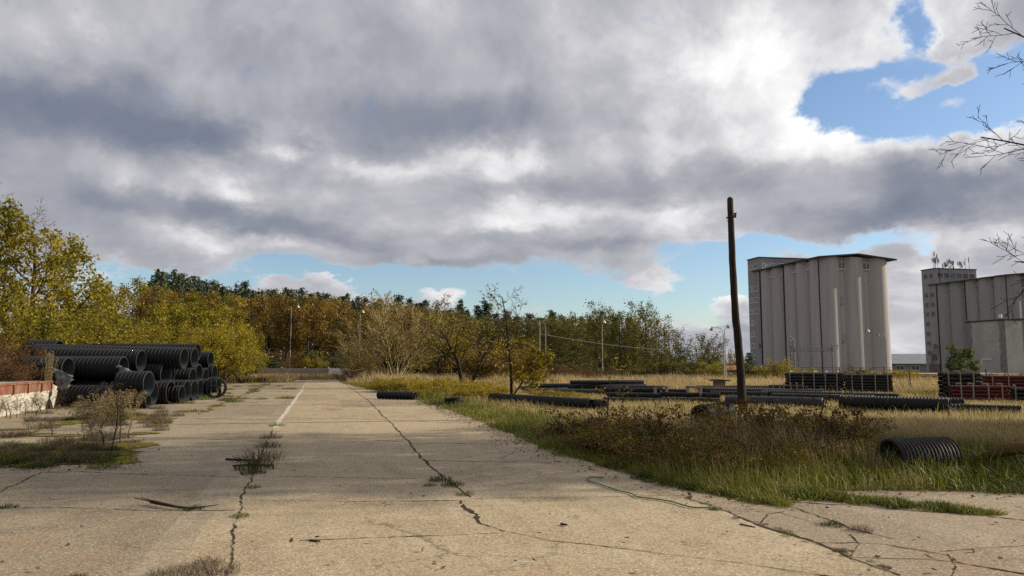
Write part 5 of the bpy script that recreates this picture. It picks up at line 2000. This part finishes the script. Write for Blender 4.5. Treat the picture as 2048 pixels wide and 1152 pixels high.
# ================================================================== grass and weeds
def blades(n_or_xy, h, w, rng, lean=.35, bend=.5, wind=(.25, -.05)):
    """curved tapering blades: two quads' worth of faces each"""
    xy = n_or_xy
    n = len(xy)
    a = rng.uniform(0, 2 * PI, n)
    side = np.stack([np.cos(a), np.sin(a), np.zeros(n)], -1)
    d = rng.normal(size=(n, 2)) * lean + np.array(wind)
    base = np.concatenate([xy, np.zeros((n, 1)) if xy.shape[1] == 2 else np.zeros((n, 0))], 1)
    up = np.array([0, 0, 1.0])
    dd = np.concatenate([d, np.zeros((n, 1))], 1)
    H, W = h[:, None], w[:, None]
    mid = base + (up * .58 + dd * .35) * H
    tip = base + (up * (1 - .25 * np.linalg.norm(d, axis=1, keepdims=True) * bend) + dd * 1.0) * H
    v = np.stack([base - side * W * .5, base + side * W * .5, mid - side * W * .42, mid + side * W * .42, tip], 1)
    i = (np.arange(n) * 5)[:, None]
    q = i + np.array([[0, 1, 3, 2]])
    t = i + np.array([[2, 3, 4]])
    return v.reshape(-1, 3), q, t


def vnoise(x, y, s, seed):
    """cheap smooth value noise"""
    r = np.random.default_rng(seed)
    T = r.random((64, 64))
    x, y = x / s + 1000, y / s + 1000
    xi, yi = np.floor(x).astype(int), np.floor(y).astype(int)
    fx, fy = x - xi, y - yi
    fx, fy = fx * fx * (3 - 2 * fx), fy * fy * (3 - 2 * fy)
    g = lambda a, b: T[a % 64, b % 64]
    return (g(xi, yi) * (1 - fx) + g(xi + 1, yi) * fx) * (1 - fy) + (g(xi, yi + 1) * (1 - fx) + g(xi + 1, yi + 1) * fx) * fy


FIELD = ragged(BORDER, .20, .5, 5) + [(-16, 80), (4, 74), (9, 67), (21, 61), (60, 58), (60, 9), (20, 7.6)]
BX = np.array(BORDER)


def border_dist(x, y):
    best = np.full(x.shape, 1e9)
    for (x0, y0), (x1, y1) in zip(BORDER[:-1], BORDER[1:]):
        dx, dy = x1 - x0, y1 - y0
        t = np.clip(((x - x0) * dx + (y - y0) * dy) / (dx * dx + dy * dy), 0, 1)
        best = np.minimum(best, np.hypot(x - x0 - t * dx, y - y0 - t * dy))
    return best


def field_points(n, rng, ymin=7.5, ymax=72, a0=-.30, a1=1.0):
    """more blades near, fewer far, so the sward looks evenly dense"""
    y = np.exp(rng.uniform(math.log(ymin), math.log(ymax), n))
    x = y * rng.uniform(a0, a1, n)
    k = inpoly(x, y, FIELD)
    return x[k], y[k]


def grass_field():
    rng = np.random.default_rng(21)
    # straw-coloured tall grass
    x, y = field_points(330000, rng)
    bd = border_dist(x, y)
    gz = .55 * vnoise(x, y, 2.6, 1) + .45 * vnoise(x, y, .8, 2)
    dryness = np.clip((bd - .9) / 2.8, 0, 1) * .95 + (gz - .5) * 1.1
    green_zone = (x > 5.5) & (y < 15.5)
    dryness -= green_zone * np.clip((16.0 - y) / 4.0, 0, 1) * .75
    brm = (x / y > .07) & (x / y < .46) & (y < 17.5)
    keep = rng.random(len(x)) < np.clip(dryness * 1.2 + .12, .05, 1) * np.where(brm, .35, 1)
    xs, ys, ds, bs = x[keep], y[keep], dryness[keep], bd[keep]
    h = (.26 + .34 * rng.random(len(xs)) ** 1.4) * np.clip(.45 + bs * .35, .45, 1) * (.45 + 1.0 * vnoise(xs, ys, 2.2, 3))
    far = np.clip((ys - 44) / 10, 0, 1)
    pipes = np.clip((ys - 17) / 5, 0, 1) * np.clip((44 - ys) / 3, 0, 1) * (xs > -4)
    h = h * (1 + .45 * far) * (1 - .58 * pipes)
    w = np.maximum(.0045, ys * .00050) * rng.uniform(.7, 1.4, len(xs))
    v, q, t = blades(np.stack([xs, ys], -1), h, w, rng, .26, .5, (-.16, -.02))
    tint = np.clip(.30 + .40 * rng.random(len(xs)) + .22 * (ds - .5) + .25 * (vnoise(xs, ys, 4.5, 5) - .5), 0, 1)
    me = npmesh('dry_grass', v, q, t, mats=[L_straw], attrs={'tint': np.repeat(tint, 5)}, smooth=True)
    tag(obj('dry_grass', me), 'tall straw-coloured dry grass covering the field right of the road', 'grass', kind='stuff')
    # green grass at the edge of the paving and in the near right corner
    x, y = field_points(400000, rng, 7.5, 60)
    bd = border_dist(x, y)
    gz = .55 * vnoise(x, y, 2.6, 1) + .45 * vnoise(x, y, .8, 2)
    dryness = np.clip((bd - .6) / 2.6, 0, 1) * .95 + (gz - .5) * 1.0
    green_zone = (x > 5.5) & (y < 15.5)
    dryness -= green_zone * np.clip((16.0 - y) / 4.0, 0, 1) * .75
    keep = rng.random(len(x)) < np.clip(1.0 - dryness * 1.25, .05, 1)
    xs, ys, ds, bs = x[keep], y[keep], dryness[keep], bd[keep]
    h = (.10 + .26 * rng.random(len(xs)) ** 1.6) * np.clip(.35 + bs * .55, .35, 1.15) * (.6 + .8 * vnoise(xs, ys, 1.7, 6))
    w = np.maximum(.004, ys * .00050) * rng.uniform(.7, 1.4, len(xs))
    v, q, t = blades(np.stack([xs, ys], -1), h, w, rng, .34, .6, (-.20, -.04))
    tint = np.clip(.18 + .42 * rng.random(len(xs)) + .45 * (vnoise(xs, ys, 1.3, 7) - .4) + .2 * (ds), 0, 1)
    me = npmesh('green_grass', v, q, t, mats=[L_green], attrs={'tint': np.repeat(tint, 5)}, smooth=True)
    tag(obj('green_grass', me), 'short green grass along the ragged edge of the paving', 'grass', kind='stuff')


grass_field()


def verge_grass():
    rng = np.random.default_rng(27)
    x, y = field_points(90000, rng, 8.2, 20)
    bd = border_dist(x, y)
    g = vnoise(x, y, 1.1, 12)
    k = (bd < 3.4) & (rng.random(len(x)) < (1.15 - bd / 3.4) * (g * 1.5 - .25))
    x, y, bd, g = x[k], y[k], bd[k], g[k]
    h = (.16 + .36 * rng.random(len(x))) * np.clip(.4 + bs_(bd), .4, 1.2) * (.5 + vnoise(x, y, 1.6, 13))
    v, q, t = blades(np.stack([x, y], -1), h, rng.uniform(.006, .012, len(x)), rng, .55, .9, (-.32, -.05))
    tint = np.clip(rng.normal(.45, .2, len(x)) + .35 * (g - .5), 0, 1)
    me = npmesh('verge_grass', v, q, t, mats=[L_green], attrs={'tint': np.repeat(tint, 5)})
    tag(obj('verge_grass', me), 'long arching green grass leaning over the paving edge', 'grass', kind='stuff')


def bs_(bd):
    return bd * .5


verge_grass()


def rough_grass():
    """dry grass far left along the apron and round the end of the road"""
    rng = np.random.default_rng(33)
    n = 26000
    y = rng.uniform(60, 92, n)
    x = y * rng.uniform(-.42, -.17, n)
    a, b = x * CY + y * SY, -x * SY + y * CY
    k = (a < aL - 5.5) | (b > 75) | ((a < aL - 1.0) & (vnoise(x, y, 3, 8) > .5))
    x, y = x[k], y[k]
    h = .22 + .5 * rng.random(len(x))
    v, q, t = blades(np.stack([x, y], -1), h, y * .0006, rng, .3)
    tint = np.clip(rng.normal(.4, .2, len(x)), 0, 1)
    me = npmesh('rough_grass', v, q, t, mats=[L_straw], attrs={'tint': np.repeat(tint, 5)})
    tag(obj('rough_grass', me), 'rough green grass over the far end of the apron', 'grass', kind='stuff')


rough_grass()


# --- weeds in the joints: a few shared tufts, copied
def tuft_mesh(seed, n, rad, h, m, wmul=1.0, flat=.45):
    rng = np.random.default_rng(seed)
    rr = rad * np.sqrt(rng.random(n))
    a = rng.uniform(0, 2 * PI, n)
    xy = np.stack([rr * np.cos(a), rr * np.sin(a)], -1)
    hh = h * rng.uniform(.35, 1, n) * (1 - .5 * rr / rad)
    out = xy / rad * .6
    v, q, t = blades(xy, hh, np.full(n, .008 * wmul), rng, flat, .7, (0, 0))
    v = v.reshape(-1, 5, 3)
    v[:, 4, :2] += out * hh[:, None] * .8
    v[:, 2:4, :2] += (out * hh[:, None] * .25)[:, None]
    tint = np.clip(rng.normal(.45, .22, n), 0, 1)
    return npmesh('weed_tuft', v.reshape(-1, 3), q, t, mats=[m], attrs={'tint': np.repeat(tint, 5)})


TUFT = [tuft_mesh(400 + i, 170, .20, .20, L_weed) for i in range(3)] + [tuft_mesh(410 + i, 170, .22, .17, L_green) for i in range(2)] + [tuft_mesh(420 + i, 220, .26, .34, L_deadweed, .7, .6) for i in range(3)]


def tuft(pxy, size, label, group=None, kind=0, hs=1.0, xy=None):
    x, y = G(*pxy) if xy is None else xy
    o = obj('weed_tuft', TUFT[kind], loc=(x, y, .004), rot=(0, 0, R.uniform(0, 6.28)), scale=(size, size, size * hs))
    tag(o, label, 'weed', group)
    return o


WJ = 'green weed tufts in the joints of the concrete'
WD = 'dead brown weed tufts on the concrete'
for p, s, k, l, g in [
        ((510, 938), 1.55, 0, 'dark green weed clump on the left joint with sticks under it', None), ((522, 922), 1.5, 5, 'dead brown weed clump just behind the green one on the left joint', None), ((505, 948), .95, 1, 'green weed at the near end of the left joint clump', None),
        ((535, 895), .95, 5, 'grey dead weed on the left joint beyond the clump', None), ((541, 877), .9, 6, 'pale dead weed on the left joint below the painted line', None), ((555, 852), .95, 3, 'yellow-green tuft at the near end of the painted line', None),
        ((505, 976), .50, 3, 'small yellowish tuft alone on the left joint below the clump', None), ((480, 1034), .5, 3, 'tiny moss-green tuft on the left joint near the slab corner', None), ((388, 1020), .55, 0, 'grass tuft at the tip of the dead branch', None),
        ((880, 962), .85, 1, 'green weed clump on the middle joint', None), ((905, 972), .8, 0, 'green weed on the middle joint right of the clump', None), ((930, 990), .55, 3, 'small green weed where the middle joint meets a cross joint', None), ((860, 972), .45, 4, 'low green fringe left of the middle joint clump', None),
        ((1665, 1052), .60, 1, 'lone green weed in the cracked right-hand slabs', None), ((1720, 1063), .45, 5, 'dry tuft right of the lone green weed', None), ((1432, 1020), .40, 0, 'small weed at the end of the green hose', None),
        ((15, 1016), .55, 0, 'green weed on the cross joint at the left frame edge', None), ((430, 1150), .75, 5, 'dead weed at the bottom edge on the left joint', None), ((340, 1152), .6, 6, 'dry weed at the bottom edge left of the joint', None), ((150, 1158), .4, 1, 'weed tuft cut by the bottom edge', None),
        ((410, 1132), .5, 7, 'second dead weed near the bottom edge on the left joint', None)]:
    tuft(p, s, l, g, k, .8)
r = random.Random(31)
for i in range(26):     # far seams of the apron
    b_ = r.choice([33, 36.1, 39.2, 42.3, 48.5, 54.7]) + r.gauss(0, .15)
    a_ = r.uniform(-8.5, aL - .2)
    tuft(None, r.uniform(1.0, 2.2), 'low green weeds in a seam of the far apron beside the pipe pile', 'low weeds in the far apron seams', r.choice([3, 4]), .7, Yd(a_, b_))
for i in range(16):
    b_ = r.uniform(26, 64)
    tuft(None, r.uniform(1.0, 2.0), 'low green weeds along the long seam between pipe pile and carriageway', 'low weeds along the long apron seam', r.choice([3, 4, 5]), .7, Yd(aL - 2.6 + r.gauss(0, .15), b_))
for i in range(12):
    p = G(r.uniform(1240, 1960), 0) if False else None
r = random.Random(61)
for i in range(64):      # the ragged strip growing along the joint of the right-hand slabs
    t = r.random() ** .8
    p = (1600 + 380 * t + r.gauss(0, 6), 992 + 36 * t + r.gauss(0, 3.5 * (1 - .5 * t)))
    if 1800 < p[0] < 1850 and r.random() < .6 or 1893 < p[0] < 1906:
        continue
    tuft(p, r.uniform(.55, 1.2) * (1.1 - .45 * t), 'grass tuft of the ragged strip growing out over the right-hand slabs', 'grass tufts along the right-hand slab joint', r.choice([3, 4, 3, 4, 0]), .9)
for i in range(30):
    t = r.random()
    tuft((1275 + 300 * t + r.gauss(0, 6), 955 + 58 * t + r.gauss(0, 3)), r.uniform(.5, 1.0), 'grass tuft creeping onto the concrete along the field edge', 'grass tufts creeping onto the concrete', r.choice([3, 4, 3, 0]), .8)
for i in range(26):
    t = r.random()
    tuft((1380 + 420 * t + r.gauss(0, 4), 999 + 150 * t + r.gauss(0, 3)), r.uniform(.10, .26), 'tiny weeds rooted in the long crack of the right-hand slabs', 'tiny weeds in the long crack', r.choice([3, 5, 6]), .6)

# left weedy patch: dead weeds, green weeds and reeds
LP1, LP2 = 'dead weeds on the mossy patch at the left', 'green weeds on the mossy patch at the left'
for i in range(52):
    u = r.random()
    p = (r.uniform(0, 270) if u < .6 else r.uniform(40, 330), 0)
    yy = r.uniform(868, 925) if u < .6 else r.uniform(820, 862)
    if yy > 885 and p[0] > 255 - (yy - 885) * 1.5:
        continue
    tuft((p[0], yy), r.uniform(.7, 1.35), 'dead brown weeds matted over the mossy patch at the left', LP1, r.choice([5, 6, 7]), r.uniform(.7, 1.1))
for i in range(48):
    tuft((r.uniform(0, 235), r.uniform(890, 938)), r.uniform(.6, 1.15), 'green weeds along the near edge of the mossy patch', LP2, r.choice([0, 1, 2, 3]), .9)
for i in range(14):
    tuft((r.uniform(120, 250), r.uniform(828, 848)), r.uniform(.7, 1.2), 'green weeds before the dock ramp', 'green weeds before the dock ramp', r.choice([0, 1, 3]), .8)
for i in range(12):
    tuft((r.uniform(240, 360), r.uniform(818, 850)), r.uniform(.7, 1.2), 'dry weeds in front of the pipe pile', 'dry weeds in front of the pipe pile', r.choice([5, 6, 7, 3]), .9)


def stalk(seed, h, n, spread):
    """tall dead weed: branching stem with small seed heads"""
    lv = [dict(seg=7, kids=(n, n + 3), ang=(15, 38), len=(.30, .5), up=.05, wob=.05, first=.25, taper=.4, rad=.5),
          dict(seg=4, kids=(4, 6), ang=(20, 45), len=(.3, .5), up=.03, wob=.1, first=.3, taper=.3),
          dict(seg=2, kids=(0, 0), ang=(0, 1), len=(.3, .5), up=0, wob=.15, first=0)]
    return var_tree(seed, [((0, 0, -.02), (.05, 0, 1), h, .010)], lv, 2, .02, .012, keep=.9, minr=.0022)


K_stalk = Kind('dead_weed_stalk', M_barkdark, L_deadweed, [stalk(500, 1.3, 10, .2), stalk(501, 1.2, 8, .2)], 'stem', 'foliage')  # the foliage part is the small seed heads
x, y = G(222, 905)
K_stalk.place(x, y, 1.30, .55, 'tall dark dead weed stalk on the mossy patch at the left', 'weed', var=0)
K_stalk.place(*G(240, 888), .85, .6, 'shorter dark dead weed beside the tall stalk', 'weed', var=1)
for i in range(10):
    K_stalk.place(*G(r.uniform(60, 260), r.uniform(850, 905)), r.uniform(.35, .6), r.uniform(.4, .7), 'bushy dead weed among the mats on the mossy patch', 'weed', 'bushy dead weeds on the mossy patch')


def reed_clump(seed, n, h, rad):
    rng = np.random.default_rng(seed)
    segs, cen = [], []
    for i in range(n):
        a, rr = rng.uniform(0, 2 * PI), rad * math.sqrt(rng.random())
        p = np.array([rr * math.cos(a), rr * math.sin(a), 0])
        d = np.array([rng.normal() * .16, rng.normal() * .16, 1])
        L = h * rng.uniform(.6, 1.0)
        for k in range(5):
            q = p + d * L / 5
            segs.append((*p, .004, *q, .0035))
            p = q
            d = d + np.array([rng.normal() * .05, rng.normal() * .05, 0])
            if k > 0:
                cen.append(p + rng.normal(size=(3, 3)) * np.array([.05, .05, .06]))
        cen.append(p + rng.normal(size=(12, 3)) * np.array([.025, .025, .07]) + d * .05)
    cen = np.concatenate(cen)
    v, q = leaf_quads(cen, np.full(len(cen), .045), rng, 0, .22)
    t = np.clip(rng.normal(.55, .2, len(cen)), 0, 1)
    return np.array(segs), (v, q, np.repeat(t, 4))


K_reed = Kind('reed_clump', M_barktan, L_reed, [reed_clump(520, 46, 1.3, .35), reed_clump(521, 30, 1.2, .25)], 'stems', 'foliage')  # the foliage part holds the plumes and the leaves
K_reed.place(*G(238, 838), .95, 1.3, 'dry reed clump with drooping plumes before the pipe pile', 'reeds', var=0)
K_reed.place(*G(205, 834), .75, 1.1, 'shorter dry reed clump left of the plumed one', 'reeds', var=1)
K_reed.place(*G(170, 836), .55, 1.5, 'low matted dry reeds at the foot of the ramp', 'reeds', var=0)
x, y = at(104, 26.0)
K_reed.place(x, y, 1.2, .5, 'single pale reeds with a plume on the dock edge by the pipe', 'reeds', var=1, z=.95)
for i in range(16):
    xx, yy = Yd(ca + .25 + r.uniform(0, .5), cb - r.uniform(.2, 9))
    K_stalk.place(xx, yy, r.uniform(.45, .9), r.uniform(.4, .8), 'thin dead weed growing up the plaster wall of the dock', 'weed', 'thin dead weeds along the dock wall')


# --- brambles along the near edge of the field
def bramble(seed, n, L, leafn, size, keep):
    rng = np.random.default_rng(seed)
    segs, pts = [], []
    for i in range(n):
        a = rng.uniform(0, 2 * PI)
        p = np.array([rng.normal() * .22, rng.normal() * .22, 0])
        el = rng.uniform(.7, 1.4)
        d = np.array([math.cos(a) * math.cos(el), math.sin(a) * math.cos(el), math.sin(el)])
        LL = L * rng.uniform(.5, 1.1)
        m = 12
        for k in range(m):
            d = d + np.array([0, 0, -.13]) + rng.normal(size=3) * .06
            d /= np.linalg.norm(d)
            q = p + d * LL / m
            if q[2] < .03:
                break
            segs.append((*p, .0065 * (1 - k / m * .6), *q, .0065 * (1 - (k + 1) / m * .6)))
            if k > 1:
                pts.append(q)
                if rng.random() < .5:      # side shoot
                    s = d + rng.normal(size=3) * .8
                    s /= np.linalg.norm(s)
                    e = q + s * rng.uniform(.08, .3)
                    segs.append((*q, .003, *e, .002))
                    pts.append(e)
                    pts.append((q + e) / 2)
            p = q
    return np.array(segs), crown_from(np.array(pts), rng, leafn, .045, size, keep=keep)


K_bramble = Kind('bramble_bush', M_barkdark, L_bramble, [bramble(540 + i, 40, 2.1, 4, .042, .95) for i in range(3)], 'canes', 'leaves')
K_sparse = Kind('bramble_bush', M_barkdark, L_bramble, [bramble(550 + i, 12, 2.3, 3, .032, .55) for i in range(2)], 'canes', 'leaves')
L_orange = leafmat('leaf_orange_lit_bramble', [(0, (.05, .025, .008)), (.5, (.15, .07, .012)), (1, (.28, .16, .02))], .3)  # the orange light on this bramble is put into its leaf colour
K_orange = Kind('bramble_bush', M_barkdark, L_orange, [bramble(560, 34, 1.6, 5, .026, .9)], 'canes', 'leaves')
GBm = 'brown brambles along the near edge of the field'
BR = [(1150, 16.2, 830, 130), (1205, 15.4, 826, 140), (1262, 14.6, 826, 140), (1320, 14.0, 826, 140), (1385, 13.6, 832, 140), (1445, 14.2, 826, 140), (1500, 15.0, 818, 150), (1545, 14.4, 822, 150), (1600, 14.0, 824, 150), (1655, 13.6, 830, 140), (1705, 13.2, 842, 120),
      (1230, 13.2, 856, 130), (1290, 12.8, 858, 130), (1350, 12.4, 862, 130), (1420, 12.2, 862, 140), (1490, 12.1, 862, 140), (1560, 12.0, 864, 140), (1630, 11.9, 872, 130), (1180, 14.0, 866, 110), (1540, 17.5, 822, 130), (1460, 17.8, 824, 110), (1690, 15.5, 830, 120),
      (1330, 11.6, 892, 110), (1410, 11.3, 898, 110), (1490, 11.2, 900, 110), (1570, 11.2, 900, 110), (1260, 12.2, 884, 100)]
PENDING = {}
SEGS = [(0, 1240, 'at the left end of the strip'), (1240, 1400, 'below the orange bramble'), (1400, 1530, 'below the wooden pole'), (1530, 1640, 'below the tall black bundle'), (1640, 1999, 'next to the pipe stub')]
for i, (p, d, t, w) in enumerate(BR):
    later(put(K_bramble, p, d, t - 10 - (r.uniform(0, 26) if d > 13 else 0), w * 1.15, 'x', 'bramble', GBm), ('back-row' if d > 14.3 else 'middle-row' if d > 12.7 else 'front-row') + ' tangled brown bramble', p)
tell()
put(K_orange, 1352, 13.0, 838, 130, 'bramble bush coloured in its orange-lit tone left of the wooden pole', 'bramble')
for p, d, t, w, k, l in [(1180, 14.6, 850, 70, K_ygbush, 'yellow-green weed bush at the left end of the bramble strip'), (1275, 13.4, 850, 60, K_obush, 'olive weed bush amid the brambles, left part'), (1440, 12.2, 868, 70, K_ygbush, 'yellow-green weed bush amid the brambles below the pole'),
                         (1530, 13.0, 840, 70, K_obush, 'olive weed bush right of the pole base'), (1585, 11.6, 888, 70, K_ygbush, 'yellow-green weed bush near the right end of the brambles'), (1370, 11.7, 890, 70, K_obush, 'olive weed bush at the paving side of the brambles'), (1640, 14.6, 832, 60, K_goldbush, 'golden weed bush at the right end of the brambles')]:
    put(k, p, d, t, w, l, 'bush', 'weed bushes among the brambles', name='weed_bush')
put(K_sparse, 1430, 13.6, 812, 150, 'sparse dark canes arching up just left of the pole base', 'bramble', var=1)
put(K_sparse, 1540, 13.4, 796, 150, 'sparse dark canes arching up just right of the pole base', 'bramble', var=0)
put(K_sparse, 1200, 14.6, 800, 130, 'sparse dark canes at the left end of the brambles', 'bramble', var=0)
put(K_orange, 1170, 15.4, 880, 60, 'small orange bramble at the paving edge', 'bramble')
put(K_sparse, 1612, 15.5, 724, 190, 'tall sparse bramble with long dark canes rising before the black bundles', 'bramble', var=0)
put(K_sparse, 1700, 14.5, 790, 180, 'arching sparse bramble reaching over to the pipe stub', 'bramble', var=1)
put(K_sparse, 2028, 11.6, 838, 130, 'sparse bramble with dark leaves at the right frame edge', 'bramble', var=0)
put(K_sparse, 1290, 14.8, 824, 120, 'sparse arching bramble before the straw grass', 'bramble', var=1)
LV_sap = [dict(seg=8, kids=(9, 12), ang=(35, 60), len=(.2, .32), up=.04, wob=.04, first=.25, taper=.4, rad=.45),
          dict(seg=4, kids=(2, 4), ang=(25, 50), len=(.35, .5), up=.03, wob=.1, first=.3, taper=.3),
          dict(seg=2, kids=(0, 0), ang=(0, 1), len=(.4, .5), up=.0, wob=.12, first=0)]
K_sapl = Kind('sapling', M_barkdark, L_yellowgreen, [var_tree(570, [((0, 0, -.05), (.02, 0, 1), 2.3, .022)], LV_sap, 1, .04, .038, keep=.45, minr=.003)])
put(K_sapl, 1212, 21.5, 706, 75, 'thin sapling with a few yellow leaves before the straight lamp post', 'sapling')
put(K_sapl, 1240, 27, 770, 50, 'little sapling in the dry grass behind the thin one', 'sapling')


# --- leaf litter on the paving edges
def litter():
    rng = np.random.default_rng(90)
    P = []
    B = np.array(ragged(BORDER, .1, .3, 8))
    B = B[(B[:, 1] < 30)]
    idx = rng.integers(0, len(B), 2600)
    P.append(B[idx] + rng.normal(size=(2600, 2)) * np.array([.35, .25]))
    m = np.array([G(rng.uniform(0, 290), rng.uniform(880, 945)) for _ in range(900)])
    P.append(m)
    s = np.array([G(rng.uniform(0, 2048), rng.uniform(900, 1150)) for _ in range(160)])
    P.append(s)
    P = np.concatenate(P)
    cen = np.concatenate([P, np.full((len(P), 1), .018) + rng.random((len(P), 1)) * .02], 1)
    v, q = leaf_quads(cen, np.full(len(cen), .022), rng, .85, .65)
    t = np.clip(rng.normal(.5, .22, len(cen)), 0, 1)
    me = npmesh('fallen_leaves', v, q, mats=[L_litter], attrs={'tint': np.repeat(t, 4)}, smooth=False)
    tag(obj('fallen_leaves', me), 'brown fallen leaves scattered along the edges of the paving', 'leaves', kind='stuff')


litter()
